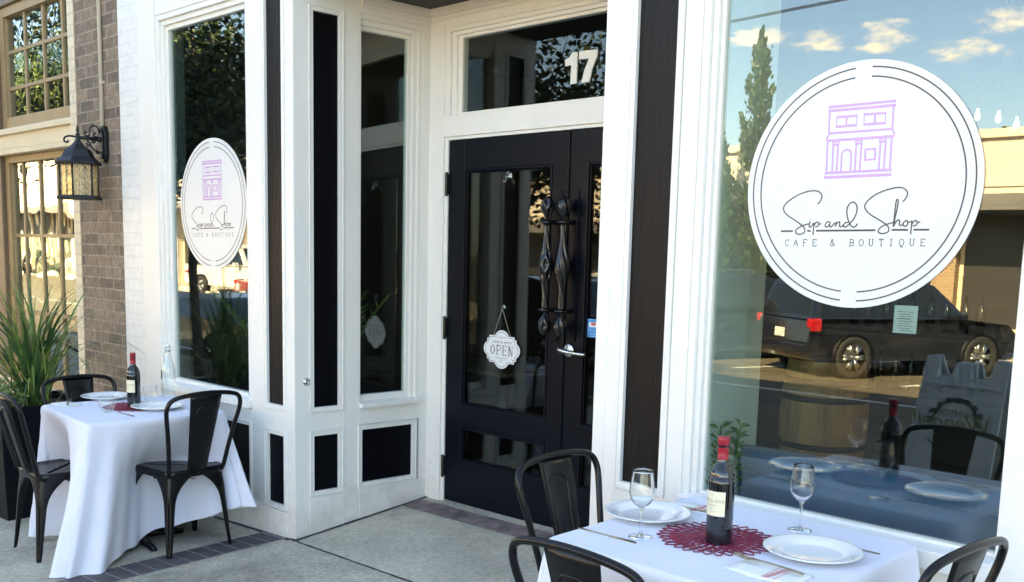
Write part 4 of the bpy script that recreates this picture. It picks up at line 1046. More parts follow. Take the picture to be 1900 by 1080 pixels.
def napkin(x, y, z, rz, label, sx=.095, sy=.062, wr=True):
    b = MB(); R = random.Random(int(x * 1000))
    for lay in range(2):
        k = 1 - lay * .03
        b.grid([[(sx * k * (-1 + 2 * i / 8), sy * k * (-1 + 2 * j / 6), .0015 + lay * .0022 + .0012 * sin(i * 1.3 + j * .7)) for i in range(9)] for j in range(7)])
    o = b.build('paper_napkin', NAPK, None, solid=.001, loc=(x, y, z)); o.rotation_euler = (0, 0, rz); tag(o, label, 'napkin', 'white paper napkins with red print')
    if wr:
        b = MB()
        for k in range(16):
            u_ = k / 15; b.box(sx * .15 + .030 * (u_ - .5) * .4 + .002 * (k % 3), sx * .15 + .03 * (u_ - .5) * .4 + .016 + .003 * (k % 2), -sy * .88 + 2 * sy * .88 * u_ - .0011, -sy * .88 + 2 * sy * .88 * u_ + .0011, .0062, .0067)
        for k in range(2): b.box(sx * .08 + k * .034, sx * .08 + k * .034 + .0012, -sy * .9, sy * .9, .0062, .0066)
        b.build('print', REDINK, o)
TZR = ZR + .0016; TZL = ZL + .0016
plate(3.172, -.441, TZR, 'white dinner plate at the front right setting of the near table')
plate(2.627, -.461, TZR, 'white dinner plate behind the left wine glass on the near table')
wine_glass(2.745, -.659, TZR, 'clear wine glass in front of the left plate of the near table')
wine_glass(3.027, -.234, TZR, 'clear wine glass between the bottle and the right plate by the window', .4)
bottle(2.929, -.533, TZR + .003, 1.0, -.19, 'dark wine bottle with cream label standing on the flower placemat of the near table')
placemat(2.905, -.505, TZR, 'burgundy openwork flower placemat under the bottle on the near table')
knife(2.671, -.719, TZR, .02, 'bronze table knife at the near left corner of the near table', CUTL)
knife(3.190, -.289, TZR, PI + .0, 'bronze table knife behind the right plate of the near table', CUTL)
napkin(3.165, -.672, TZR, .0, 'white napkin with red print under the fork at the front edge of the near table', .1, .060)
fork(3.146, -.644, TZR + .008, PI - .01, 'bronze fork lying on the front napkin of the near table', CUTL, .21)
napkin(2.67, -.268, TZR, .15, 'white napkin with red print behind the left plate of the near table', .085, .05)
knife(2.685, -.290, TZR + .0075, .1, 'bronze knife lying on the back napkin of the near table', CUTL, .2)
# ---- the far table
plate(-.535, -.50, TZL, 'white dinner plate at the chair side of the far table')
plate(-1.03, -.555, TZL, 'white dinner plate at the back of the far table beside the planter')
bottle(-.68, -.56, TZL + .003, .94, .24, 'dark wine bottle with cream label standing on the far table')
placemat(-.67, -.55, TZL, 'burgundy openwork flower placemat under the bottle on the far table', .16)
tumbler(-.60, -.743, TZL, 'clear stemless glass at the front of the far table'); tumbler(-.80, -.41, TZL, 'clear stemless glass behind the bottle on the far table')
napkin(-.955, -.805, TZL, .1, 'white napkin under the fork on the far table', .08, .05, False); fork(-.945, -.80, TZL + .008, 2.7, 'small fork lying on the napkin of the far table', STEEL, .17)
knife(-.47, -.703, TZL, 0.02, 'steel knife at the front edge of the far table', STEEL, .19)
o = empty('swing_top_bottle', (-.87, -.265, TZL), 0, 'clear swing top water bottle with wire clasp on the far table by the window', 'bottle')
b = MB()
outp = [(0, .002), (.034, 0), (.0395, .006), (.0395, .15), (.036, .175), (.024, .215), (.0150, .245), (.0130, .275), (.0145, .283), (.0145, .290)]
inp = [(.0095, .290), (.0095, .276), (.0120, .245), (.0210, .215), (.033, .175), (.0365, .15), (.0365, .010), (.030, .006), (0, .007)]
b.lathe(outp + inp, (0, 0, 0), 40); b.build('glass_body', THIN, o)
b = MB(); b.lathe([(.0092, .284), (.010, .292), (.014, .294), (.015, .302), (.010, .309), (0, .311)], (0, 0, 0), 24); b.build('stopper', PORC, o)
b = MB()
b.tube(smoothpath([(-.015, -.002, .262), (-.022, -.004, .275), (-.018, -.002, .296), (0, 0, .312), (.018, .002, .296), (.022, .004, .275), (.015, .002, .262)]), .0012, 6)
b.tube(smoothpath([(-.016, 0, .272), (-.026, -.010, .255), (-.024, -.012, .236), (-.016, -.014, .232)]), .0012, 6); b.lathe([(.0148, .264), (.0156, .268), (.0148, .272)], (0, 0, 0), 20); b.build('wire_clasp', STEEL, o)
b = MB(); b.grid([[(.0400 * sin(a), -.0400 * cos(a), zz) for a in [(-62 + 6 * i) * D2 for i in range(6)]] for zz in (.105, .125, .145, .155)]); b.build('label', mat('water_label', (.10, .13, .12), .6), o)

# ================================================================ PLANTER AND PLANTS
pz = ground(-1.9, -.6)
pl = empty('planter', (-1.95, -.62, pz), 0, 'tall black square planter behind the left metal chair', 'planter')
b = MB(); H_ = .595 - pz; w1, w0 = .285, .26
def fr(w, z): return [(-w, -w, z), (w, -w, z), (w, w, z), (-w, w, z)]
b.grid([fr(w0, .0), fr(w1, H_ - .002), fr(w1 - .004, H_), fr(w1 - .026, H_), fr(w1 - .030, H_ - .004), fr(w1 - .032, H_ - .06)], wrap=True, smooth=False)
b.add(fr(w0, 0), [(3, 2, 1, 0)]); b.build('shell', PLANTER, pl, bevel=.004)
b = MB(); b.grid([[((w1 - .032) * (-1 + i / 5), (w1 - .032) * (-1 + j / 5), H_ - .05 + .012 * rnd.random()) for i in range(11)] for j in range(11)]); b.build('soil', SOIL, pl)
def blades(name, base, n, spread, hmin, hmax, label, cat, seed, mats, wid=.008, droop=1., bias=(0, 0)):
    R = random.Random(seed); b = MB()
    for k in range(n):
        a = R.uniform(0, 2 * PI); r0 = abs(R.gauss(0, .055)); ln = R.uniform(hmin, hmax); tilt = abs(R.gauss(0, 1)) * spread + .03
        az = R.uniform(0, 2 * PI)
        dx, dy = cos(az) + bias[0], sin(az) + bias[1]; l = math.hypot(dx, dy); dx /= l; dy /= l
        w = wid * R.uniform(.6, 1.25); x, y, z = r0 * cos(a), r0 * sin(a), -.03
        th = tilt; M = 11; L_ = []; bend = R.uniform(.3, 1.5) * droop * (.3 + tilt)
        fx, fy = -dy, dx; tw = R.uniform(-.6, .6)
        for i in range(M + 1):
            t = i / M
            ww = w * (.55 + .9 * t) if t < .4 else w * .91 * max(0, 1 - ((t - .4) / .6) ** 2.2) + .0004
            cx_, cy_ = fx * cos(tw) + dx * sin(tw) * .6, fy * cos(tw) + dy * sin(tw) * .6
            L_.append([(x - cx_ * ww, y - cy_ * ww, z + ww * .25), (x, y, z), (x + cx_ * ww, y + cy_ * ww, z + ww * .25)])
            ang = th + bend * t ** 2.2 * 1.5
            st = ln / M; x += dx * sin(ang) * st; y += dy * sin(ang) * st; z += cos(ang) * st
        b.grid(L_, R.choices(range(len(mats)), [4, 3, 3, .5][:len(mats)])[0])
    o = b.build(name, mats, None, loc=base); tag(o, label, cat); return o
blades('ornamental_grass', (-1.93, -.62, pz + H_ - .04), 165, .42, .42, 1.02, 'tall green lemongrass clump with arching blades growing in the black planter', 'plant', 5, GRASSM, .0090, 1.6, (.10, -.1))
def leafy(name, base, n, R0, label, cat, seed, m, sz=.03, up=.16):
    R = random.Random(seed); b = MB()
    for s_ in range(n):
        a = R.uniform(0, 2 * PI); rr = R.uniform(.2, 1) * R0; top = Vector((rr * cos(a), rr * sin(a), up * R.uniform(.4, 1)))
        b.tube([(0, 0, -.02), tuple(top * .5 + Vector((0, 0, .03))), tuple(top)], .002, 5, 1)
        for q in range(9):
            c = top * R.uniform(.5, 1.05) + Vector((R.gauss(0, .018), R.gauss(0, .018), R.gauss(0, .018))); d = Vector((R.gauss(0, 1), R.gauss(0, 1), R.gauss(.2, .6))).normalized(); e = d.cross(Vector((R.random(), R.random(), 1))).normalized()
            l, w = sz * R.uniform(.7, 1.3), sz * .38
            b.add([tuple(c), tuple(c + d * l * .5 + e * w), tuple(c + d * l), tuple(c + d * l * .5 - e * w)], [(0, 1, 2, 3)], R.randint(0, 1) * 2)
    o = b.build(name, [GRASSM[1], GRASSM[2], GRASSM[0]], None, loc=base); tag(o, label, cat); return o
leafy('herb_plant', (-1.80, -.80, pz + H_ - .03), 16, .10, 'small leafy herb at the front corner of the black planter', 'plant', 11, None)
leafy('herb_plant', (-2.05, -.83, pz + H_ - .03), 12, .10, 'small leafy herb at the far left of the black planter', 'plant', 13, None)

# ================================================================ INSIDE THE SHOP
so = empty('banquette', (3.45, .35, .12), 0, 'navy blue upholstered banquette along the inside of the right window', 'bench')
b = MB()
b.box(-1.03, .95, -.075, .075, .0, .745); o = b.build('back', SOFA, so, bevel=.05, seg=5)
b = MB(); b.box(-1.03, .95, .075, .55, .0, .34); b.build('base', SOFA, so, bevel=.02)
b = MB(); b.box(-1.01, .93, .08, .58, .341, .46); b.build('seat', SOFA, so, bevel=.035, seg=4)
b = MB(); b.tube([(-1.0, -.081, .670), (.92, -.081, .670)], .006, 8); b.tube([(-1.0, -.081, .670), (-1.026, -.074, .65), (-1.03, -.072, .1)], .006, 8); b.build('piping', SOFA, so)
ba = empty('wine_barrel', (1.53, 3.0, .12), 0, 'small oak wine barrel with dark hoops standing inside the right window', 'barrel')
b = MB(); ba.scale = (1.12, 1.12, 1.17); prof = [(0, .02), (.19, .02), (.195, 0), (.205, 0)] + [(.205 + .042 * sin(PI * i / 16), .74 * i / 16) for i in range(1, 16)] + [(.205, .74), (.195, .74), (.19, .715), (0, .715)]
b.lathe(prof, (0, 0, 0), 28, smooth=False); b.build('staves', OAK, ba)
b = MB()
for z0, z1 in ((.0, .035), (.13, .165), (.225, .255), (.485, .515), (.575, .61), (.705, .74)):
    f = lambda z: .208 + .042 * sin(PI * z / .74)
    b.lathe([(f(z0), z0), (f(z0) + .003, z0), (f(z1) + .003, z1), (f(z1), z1)], (0, 0, 0), 40)
b.build('hoop', HOOP, ba)
# palm behind the window corner
def palm(base, label, seed, h=.95, n=9, ln=.42, tr=(.15, .5)):
    R = random.Random(seed); root = empty('potted_palm', base, 0, label, 'plant')
    b = MB(); k_ = 1 if h > 1 else .35
    b.lathe([(0, 0), (.11 * k_, 0), (.14 * k_, .26), (.13 * k_, .26), (.125 * k_, .22), (0, .22)], (0, 0, 0), 24); b.build('pot', PLANTER, root)
    st = MB(); lf = MB()
    for k in range(n):
        az = 2 * PI * k / n + R.uniform(-.3, .3); tl = R.uniform(*tr); d = Vector((cos(az) * sin(tl), sin(az) * sin(tl), cos(tl)))
        p = [Vector((0, 0, .2)) + d * (h - .2) * i / 8 + Vector((cos(az), sin(az), -.5)) * (.10 if h > 1 else .03) * (i / 8) ** 3 for i in range(9)]
        st.tube([tuple(q) for q in p], .004, 6)
        for i in range(3, 9):
            for sub in (0, .5):
                if i == 8 and sub: continue
                q = p[i] if not sub else (p[i] + p[min(i + 1, 8)]) * .5
                sd = Vector((-sin(az), cos(az), .25))
                for s_ in (-1, 1):
                    l = ln * .5 * (1 - abs(i - 5) * .12); dd = (sd * s_ + d * .9).normalized(); w = dd.cross(d).normalized() * .010
                    lf.add([tuple(q), tuple(q + dd * l * .5 + w), tuple(q + dd * l - Vector((0, 0, .02))), tuple(q + dd * l * .5 - w)], [(0, 1, 2, 3)])
    st.build('stem', GRASSM[2], root); lf.build('fronds', GRASSM[0], root); return root
palm((2.535, .125, .12), 'small palm with pointed fronds tucked inside the left corner of the right window', 3, .86, 5, .20, (.0, .10))
palm((-.95, .75, .12), 'leafy palm standing inside the left window behind the far table', 8, 1.2, 9, .55)
# shelves with bottles at the back
sh = empty('wine_shelf', (1.85, 3.4, .12), 0, 'tall shelf of bottles far inside the shop behind the right window', 'shelf')
b = MB(); b.box(-.62, -.58, 0, .3, 0, 2.3); b.box(.78, .82, 0, .3, 0, 2.3)
for z in (.1, .55, .95, 1.35, 1.75, 2.2): b.box(-.58, .78, 0, .3, z, z + .03)
b.box(-.62, .82, .30, .32, 0, 2.3); b.build('frame', DARKW, sh)
bt = MB(); bt.lathe([(0, 0), (.036, 0), (.037, .18), (.015, .23), (.0145, .30), (0, .30)], (0, 0, 0), 16)
b0 = None
for z in (.98, .58):
    for k in range(9):
        x = 1.45 + k * .10 + rnd.uniform(-.02, .02)
        if b0 is None: b0 = bt.build('shelf_bottle', WINEG); o = b0
        else: o = b0.copy(); COL.objects.link(o)
        o.location = (x, 3.55, .12 + z + .03); o.scale = (.8, .8, .8); tag(o, 'dark bottle standing in a row on the shelf far inside the shop', 'bottle', 'bottles on the back shelf')
# hanging flower lights
BULBE = emit('warm_bulb', (1, .90, .62), .12)
for x, y, z, lab in ((2.93, 1.25, 2.16, 'pale hanging bulb inside the right window, left of its row'), (3.01, 1.25, 2.145, 'pale hanging bulb inside the right window, middle of its row'), (3.07, 1.28, 2.12, 'pale hanging bulb inside the right window, right of its row')):
    h = empty('pendant_bulb', (x, y, z), 0, lab, 'pendant lamp', 'pale hanging bulbs inside the shop')
    h.scale = (.8, .8, .62)
    b = MB(); b.lathe([(0, -.035), (.010, -.028), (.015, -.012), (.012, .010), (.007, .028), (.006, .05)], (0, 0, 0), 18); b.build('bulb', BULBE, h)
    b = MB(); b.tube([(0, 0, .05), (0, 0, 3.1 - z)], .003, 6); b.lathe([(.008, .045), (.008, .07), (0, .075)], (0, 0, 0), 12); b.build('cord', IRON, h)
# inner cafe table
OAKD = mat('dark_oak_top', (.07, .05, .035), .4, vary=.2, noise=(3, 20, 20))
t = empty('inner_table', (-.05, 1.65, .12), 0, 'dark wooden table inside the shop behind the narrow side window', 'table')
b = MB(); b.box(-.38, .38, -.38, .38, .70, .73); b.build('tabletop', OAKD, t, bevel=.01); b = MB(); b.tube([(0, 0, 0), (0, 0, .70)], .035, 12); b.lathe([(.25, 0), (.24, .02), (.04, .04)], (0, 0, 0), 24); b.build('column', IRON, t)
for a in ((.10, 1.18, 0, 'black metal chair inside the shop in front of the dark inner table', .12), (-.48, 1.75, -PI / 2, 'black metal chair inside the shop at the left of the dark inner table', .12)): place_chair(*a)

# ================================================================ STREET
ROADZ = -.22
g = MB()
xs = [-16, -10, -6, -4, -3] + [-2.5 + .1 * i for i in range(71)] + [5, 6, 8, 12, 16]
ys = [-4.0, -3.4, -2.9, -2.5] + [-2.2 + .1 * i for i in range(32)]
ys = [y for y in ys if y <= -.02]; ys.append(0.0)
g.grid([[(x, y, ground(x, y)) for x in xs] for y in ys])
g.grid([[(x, y, ground(x, y)) for x in (-16, -2, -.1)] for y in (0, .08)])
o = g.build('sidewalk', CONC); tag(o, kind='structure')
g = MB(); xs2 = [-.10 + .05 * i for i in range(46)]; ys2 = [0.0 + .04 * i for i in range(25)]
g.grid([[(x, y + .0005, ground(max(x, -.02), y + .0005)) for x in xs2] for y in ys2]); o = g.build('entrance_slab', CONC2); tag(o, kind='structure')
# saw cuts and expansion joints
g = MB()
def strip(x0, y0, x1, y1, w, n=20, dz=.0025):
    l = math.hypot(x1 - x0, y1 - y0); nx, ny = -(y1 - y0) / l * w / 2, (x1 - x0) / l * w / 2; R = random.Random(int(100 * x0 + y1 * 7))
    rows = []
    for i in range(n + 1):
        t = i / n; x = x0 + (x1 - x0) * t; y = y0 + (y1 - y0) * t; k = R.uniform(.6, 1.25); j = R.uniform(-.002, .002)
        rows.append([(x + nx * k + j, y + ny * k + j, ground(x + nx, y + ny) + dz), (x - nx * k + j, y - ny * k + j, ground(x - nx, y - ny) + dz)])
    g.grid(rows, smooth=False)
strip(.03, -.012, 2.02, -.012, .012, 40); strip(1.06, -.02, 1.06, -4, .010, 40); strip(3.2, -.02, 3.2, -4, .010, 40); strip(-.42, -1.7, 4, -1.7, .01, 40)
strip(-5, -.02, -.03, -.02, .03, 60)
o = g.build('pavement_joint', JOINT); tag(o, kind='structure')
# dark gap under the splay wall
g = MB(); g.T = splayT
g.add([(s, -.014, 0) for s in (0, .9)], [], 0); g.T = None
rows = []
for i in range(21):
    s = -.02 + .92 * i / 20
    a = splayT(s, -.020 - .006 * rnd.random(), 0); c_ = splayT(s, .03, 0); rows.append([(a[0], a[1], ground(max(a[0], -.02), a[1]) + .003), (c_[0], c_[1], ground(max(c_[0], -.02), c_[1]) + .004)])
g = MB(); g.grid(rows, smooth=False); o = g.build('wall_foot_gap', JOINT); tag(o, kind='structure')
# soldier course of dark pavers
bm = MB(); R = random.Random(4)
ax, ay, bx, by = -.155, -.02, -.055, -3.0
ln = math.hypot(bx - ax, by - ay); ux, uy = (bx - ax) / ln, (by - ay) / ln; px_, py_ = -uy, ux
W_ = .205
k = 0; d = 0.01
while d < ln - .1:
    bl = .092; c0, c1 = d + .004, d + bl - .004
    q = []
    for (dd, ww) in ((c0, -W_ / 2 - .02), (c1, -W_ / 2 - .02), (c1, W_ / 2 - .02), (c0, W_ / 2 - .02)):
        x, y = ax + ux * dd + px_ * ww, ay + uy * dd + py_ * ww; q.append((x, y))
    hz = .005 + R.uniform(-.001, .0015)
    vs = [(x, y, ground(x, y) - .03) for x, y in q] + [(x, y, ground(x, y) + hz) for x, y in q]
    bm.add(vs, [(0, 1, 5, 4), (1, 2, 6, 5), (2, 3, 7, 6), (3, 0, 4, 7), (4, 5, 6, 7)]); d += bl
o = bm.build('paver_strip', PAVER, bevel=.002); tag(o, kind='structure')
g = MB(); rows = []
for i in range(41):
    dd = .0 + (ln) * i / 40
    rows.append([(ax + ux * dd + px_ * ww, ay + uy * dd + py_ * ww, ground(ax + ux * dd + px_ * ww, ay + uy * dd + py_ * ww) + .0028) for ww in (-W_ / 2 - .026, W_ / 2 - .014)])
g.grid(rows); o = g.build('paver_bedding', MORT); tag(o, kind='structure')
g = MB(); g.box(-60, 40, -4.15, -4.0, ROADZ - .1, -.075); o = g.build('kerb', CONC, bevel=.02); tag(o, kind='structure')
g = MB(); g.grid([[(x, y, ROADZ) for x in (-120, -60, -20, 0, 20, 60, 120)] for y in (-90, -30, -16, -4.1)]); o = g.build('road', ASPH); tag(o, kind='structure')
g = MB(); g.box(-60, 40, -20, -15.6, ROADZ - .1, -.05); o = g.build('opposite_pavement', CONC2, bevel=.02); tag(o, kind='structure')
g = MB()
g.add([(x, y, -.6) for x, y in ((-400, -400), (400, -400), (400, 60), (-400, 60))], [(0, 1, 2, 3)]); o = g.build('ground', ASPH); tag(o, kind='structure')
g = MB()
for k in range(14):
    x = -26 + k * 2.75
    g.add([(x, -11.0, ROADZ + .004), (x + .12, -11.0, ROADZ + .004), (x + .12 + 1.6, -15.5, ROADZ + .004), (x + 1.6, -15.5, ROADZ + .004)], [(0, 3, 2, 1)])
g.box(-60, 40, -9.2, -9.08, ROADZ + .002, ROADZ + .004)
o = g.build('road_marking', mat('road_paint', (.7, .68, .6), .7, vary=.15)); tag(o, kind='structure')
# neighbours that carry the shade line
nb = empty('neighbour_building', (10, 0, 0), 0, 'plain brick building continuing the row to the right of the shopfront', 'building')
w = MB(); w.box(-3.99, 12, .02, 6.5, -.2, 6.4); w.build('brick_wall', BRICK, nb)

# ---- cars
def car(kind, x, y, rz, paint, label, group='cars parked along the street'):
    root = empty('parked_car', (x, y, ROADZ), rz, label, 'car', group)
    L_, W, body, cab = {
     'suv': (4.5, 1.82, [(-2.2, .38), (-2.25, .62), (-2.2, .98), (-1.9, 1.02), (.95, 1.02), (2.0, .92), (2.22, .72), (2.22, .40), (2.1, .30), (-2.1, .30)], [(-2.18, 1.0), (-1.98, 1.62), (-1.6, 1.70), (.1, 1.68), (.45, 1.58), (1.15, 1.0)]),
     'sedan': (4.6, 1.80, [(-2.3, .38), (-2.32, .62), (-2.25, .90), (-1.5, .96), (1.0, .94), (2.05, .82), (2.28, .65), (2.28, .38), (2.1, .26), (-2.15, .26)], [(-1.85, .92), (-1.05, 1.36), (-.6, 1.43), (.2, 1.42), (.5, 1.34), (1.35, .92)]),
     'pickup': (5.4, 1.95, [(-2.7, .52), (-2.7, 1.12), (-.9, 1.12), (1.1, 1.14), (2.4, 1.06), (2.65, .85), (2.65, .5), (2.4, .40), (-2.4, .42)], [(-.95, 1.1), (-.80, 1.78), (-.5, 1.86), (.4, 1.85), (.6, 1.78), (1.3, 1.1)])}[kind]
    wr = .36 if kind != 'sedan' else .32
    fx, rx = (1.42, -1.30) if kind != 'pickup' else (1.75, -1.65)
    # body with wheel-arch cut outline
    def side(yy, k):
        out = []
        top = [p for p in body]
        return [(a * (1 - .006 * k), yy, c) for a, c in top]
    b = MB()
    n = len(body)
    secs = [(-W / 2 + .02, .95), (-W / 2, 1), (W / 2, 1), (W / 2 - .02, .95)]
    rows = []
    for yy, k in ((-W / 2 + .10, .94), (-W / 2 + .015, .985), (-W / 2, 1.), (W / 2, 1.), (W / 2 - .015, .985), (W / 2 - .10, .94)):
        rows.append([(a * k, yy, .62 + (c - .62) * k) for a, c in body])
    b.grid(rows, wrap=True, smooth=False); b.add(rows[0], [tuple(range(n))]); b.add(rows[-1], [tuple(range(n))[::-1]])
    b.build('body', paint, root, bevel=.025, seg=3)
    b = MB(); w0, w1 = W / 2 - .06, W / 2 - .24; n = len(cab)
    ztop = max(c for a, c in cab); zb = cab[0][1]
    ww = lambda c: w0 + (w1 - w0) * (c - zb) / (ztop - zb)
    rows = [[(a, s_ * ww(c), c) for a, c in cab] for s_ in (-1, 1)]
    b.grid(rows, smooth=False); b.add(rows[0], [tuple(range(n))]); b.add(rows[1], [tuple(range(n))[::-1]]); b.build('cabin', paint, root, bevel=.03, seg=3)
    # glass
    for s_ in (-1, 1):
        xs_ = [cab[0][0] + .25, -.55 if kind != 'pickup' else -.1, .42, cab[-1][0] - .25]
        def up_(xx, zz): return zz
        zt_ = ztop - .12; zl_ = zb + .05
        def xlim(z):
            f = (z - zb) / (ztop - zb); return cab[0][0] + (cab[1][0] - cab[0][0]) * f * 1.0 + .14, cab[-1][0] + (cab[-2][0] - cab[-1][0]) * min(1, f * 1.1) - .14
        a0, b0_ = xlim(zl_); a1, b1 = xlim(zt_)
        cuts = [0, .34, .66, 1] if kind != 'pickup' else [0, .45, 1]
        for i in range(len(cuts) - 1):
            m = MB(); u0, u1 = cuts[i] + .012, cuts[i + 1] - .012
            pts = [(a0 + (b0_ - a0) * u0, zl_), (a0 + (b0_ - a0) * u1, zl_), (a1 + (b1 - a1) * u1, zt_), (a1 + (b1 - a1) * u0, zt_)]
            m.add([(p, s_ * (ww(q) + .006), q) for p, q in pts] + [(p, s_ * (ww(q) - .02), q) for p, q in pts], [(0, 1, 2, 3), (4, 7, 6, 5), (0, 4, 5, 1), (1, 5, 6, 2), (2, 6, 7, 3), (3, 7, 4, 0)]); m.build('side_window', CARGL, root)
        m = MB()
        for dx_ in (-.25, .55): m.box(dx_, dx_ + .18, s_ * (W / 2 + .012) - .012, s_ * (W / 2 + .012) + .012, zb - .10, zb - .075)
        m.build('door_handle', paint, root)
        m = MB(); m.box(.78, .94, s_ * (W / 2 + .09) - .08, s_ * (W / 2 + .09) + .08, zb + .0, zb + .13); m.build('mirror', paint, root, bevel=.03)
        m = MB(); m.box(body[0][0] - .015, body[0][0] + .22, s_ * (W / 2 - .07) - .07, s_ * (W / 2 - .07) + .078, .80, 1.02 if kind == 'suv' else .88); m.build('tail_light', TAIL, root, bevel=.03)
        m = MB(); m.box(2.0, body[5][0] + .0 if kind != 'x' else 2.2, s_ * (W / 2 - .22) - .18, s_ * (W / 2 - .22) + .20, .62, .80); m.build('headlight', CHROME, root, bevel=.04)
    for (i0, i1, nm) in ((0, 1, 'rear_window'), (-2, -1, 'windscreen')):
        (xa, za), (xb, zc) = cab[i0], cab[i1]
        m = MB(); o_ = .012 * (-1 if i0 == 0 else 1)
        P_ = lambda t: (xa + (xb - xa) * t, za + (zc - za) * t)
        pts = []
        for t in (.12, .88):
            q = P_(t); wv = ww(q[1]) - .10; pts += [(q[0] + o_, -wv, q[1] + .006), (q[0] + o_, wv, q[1] + .006)]
        m.add(pts + [(p[0] - o_ * 2, p[1], p[2] - .02) for p in pts], [(0, 1, 3, 2), (4, 6, 7, 5), (0, 4, 5, 1), (1, 5, 7, 3), (3, 7, 6, 2), (2, 6, 4, 0)]); m.build(nm, CARGL, root)
    for xw in (fx, rx):
        for s_ in (-1, 1):
            M_ = Matrix.Rotation(PI / 2 * -s_, 3, 'X')
            m = MB(); m.lathe([(wr + .055, .03), (wr + .055, -.16), (wr + .02, -.17), (wr + .02, .02)], (xw, s_ * (W / 2 - .02), wr), 32, 0, M=M_, closed=True); m.build('wheel_arch', PLANTER, root)
            m = MB(); m.lathe([(wr * .64, -.02), (wr * .72, .015), (wr * .92, .02), (wr, 0), (wr, -.18), (wr * .9, -.2), (wr * .6, -.2)], (xw, s_ * (W / 2 + .004), wr), 36, 0, M=M_); wh = m.build('wheel', TYRE, root)
            m = MB(); m.lathe([(wr * .66, -.01), (wr * .62, -.012), (wr * .60, -.06), (0, -.06)], (xw, s_ * (W / 2 + .004), wr), 36, 1, M=M_)
            m.lathe([(0, -.005), (.06, -.008), (.065, -.05)], (xw, s_ * (W / 2 + .004), wr), 20, 0, M=M_)
            for q in range(6):
                a = q * PI / 3; c_, d_ = cos(a), sin(a); yy = s_ * (W / 2 - .008)
                for e in (-.16, .16):
                    c2, d2 = cos(a + e), sin(a + e)
                    m.tube([(xw + .05 * c_, yy, wr + .05 * d_), (xw + wr * .62 * c2, yy, wr + wr * .62 * d2)], [.026, .032], 6)
            m.build('rim', [RIM, TYRE], wh)
    m = MB(); m.box(body[0][0] - .05, body[0][0] + .1, -W / 2 + .06, W / 2 - .06, .40, .60); m.box(2.1, body[-3][0] + .03, -W / 2 + .06, W / 2 - .06, .36, .54); m.build('bumper', paint, root, bevel=.04)
    m = MB(); m.box(body[0][0] - .062, body[0][0] - .045, -.16, .16, .66, .82); m.build('number_plate', DECALW, root, bevel=.008)
    if kind == 'pickup':
        m = MB(); m.box(-2.62, -1.0, -W / 2 + .14, W / 2 - .14, 1.10, 1.126); m.build('bed', PLANTER, root)
    if kind == 'suv':
        m = MB()
        for s_ in (-1, 1): m.tube(smoothpath([(-1.75, s_ * .60, 1.66), (-1.7, s_ * .60, 1.74), (-.2, s_ * .60, 1.745), (-.05, s_ * .60, 1.68)]), .018, 8)
        m.build('roof_rail', STEEL, root)
    return root
TAIL = mat('tail_light_red', (.45, .01, .015), .15, spec=.7)
P1 = mat('paint_dark_navy', (.012, .014, .022), .18, coat=1.); P2 = mat('paint_white', (.66, .64, .58), .25, coat=1.); P3_ = mat('paint_dark_green', (.016, .024, .022), .18, coat=1.); P4 = mat('paint_red', (.36, .02, .02), .25, coat=1.)
ang = math.atan2(-2.4, .95)
c1 = car('suv', -2.17, -12.61, math.radians(-60), P1, 'dark angle parked sport utility car with red tail light mirrored in the right window')
c1.scale = (.86, .86, .9)
c2 = car('suv', -5.0, -12.8, math.radians(-60), P1, 'black sport utility car added left of the navy one to darken the window reflection')  # added car, its dark body blocks the bright road mirrored in the window
c2.scale = (.86, .86, .9)
car('suv', 3.6, -12.9, ang, P3_, 'dark green sport utility car parked nose in, right of the navy one')
car('pickup', -25.5, -15.2, 0.0, P2, 'white pickup truck across the street mirrored in the left window')
nc = car('sedan', -9.9, -5.15, PI, P3_, 'dark sedan parked at the near kerb, mirrored low in the left window')
nc.scale = (.92, .9, .74)
car('sedan', -17.4, -12.6, ang, P4, 'red car parked across the street, mirrored beside the post of the left window')
car('sedan', -8.3, -12.8, ang, P2, 'white sedan parked nose in across the street')
car('sedan', -6.6, -7.1, PI, P1, 'dark sedan added in the near lane to darken the low door glass reflection')  # added so the lower door glass mirrors something dark
car('sedan', -47, -15.0, PI, P1, 'dark sedan parked far down the street to the left')

# ---- sandwich board
sb = empty('sandwich_board', (2.02, -4.05, ground(2, -4.0) - .0), .10, 'grey plastic sandwich board sign with handle, at the kerb mirrored in the right window', 'sign')
def board(sgn):
    b = MB(); tl = .20
    def T(x, o, z): return (x, sgn * (.30 - .26 * z / .93 + o), z)
    b.T = T
    pts = [(-.31, 0), (-.25, 0), (-.22, .07), (.22, .07), (.25, 0), (.31, 0), (.285, .93), (.20, .94), (.165, .80), (.09, .80), (.075, .90), (-.075, .90), (-.09, .80), (-.165, .80), (-.20, .94), (-.285, .93)]
    vs = [(x, .0, z) for x, z in pts] + [(x, -.03, z) for x, z in pts]; n = len(pts)
    b.add(vs, [tuple(range(n)), tuple(range(n, 2 * n))[::-1]] + [(i, n + i, n + (i + 1) % n, (i + 1) % n) for i in range(n)])
    b.box(-.27, .27, .0005, .012, .735, .755); b.box(-.27, -.255, .0005, .012, .12, .735); b.box(.255, .27, .0005, .012, .12, .735); b.box(-.27, .27, .0005, .012, .10, .12)
    return b.build('board', PLASTIC, sb, bevel=.006)
f1 = board(1); board(-1)
def bT(x, y, z): return (-x, (.30 - .26 * z / .93) + .004 - y, z)
b = MB(); b.T = bT
v, f = text_geo('Wendell', .165, .35, .95); b.add([(x, -.006, .44 + y) for x, y, q in v], f, 0)
b.build('lettering', mat('sign_green', (.16, .20, .05), .6), f1)
b = MB(); b.T = bT
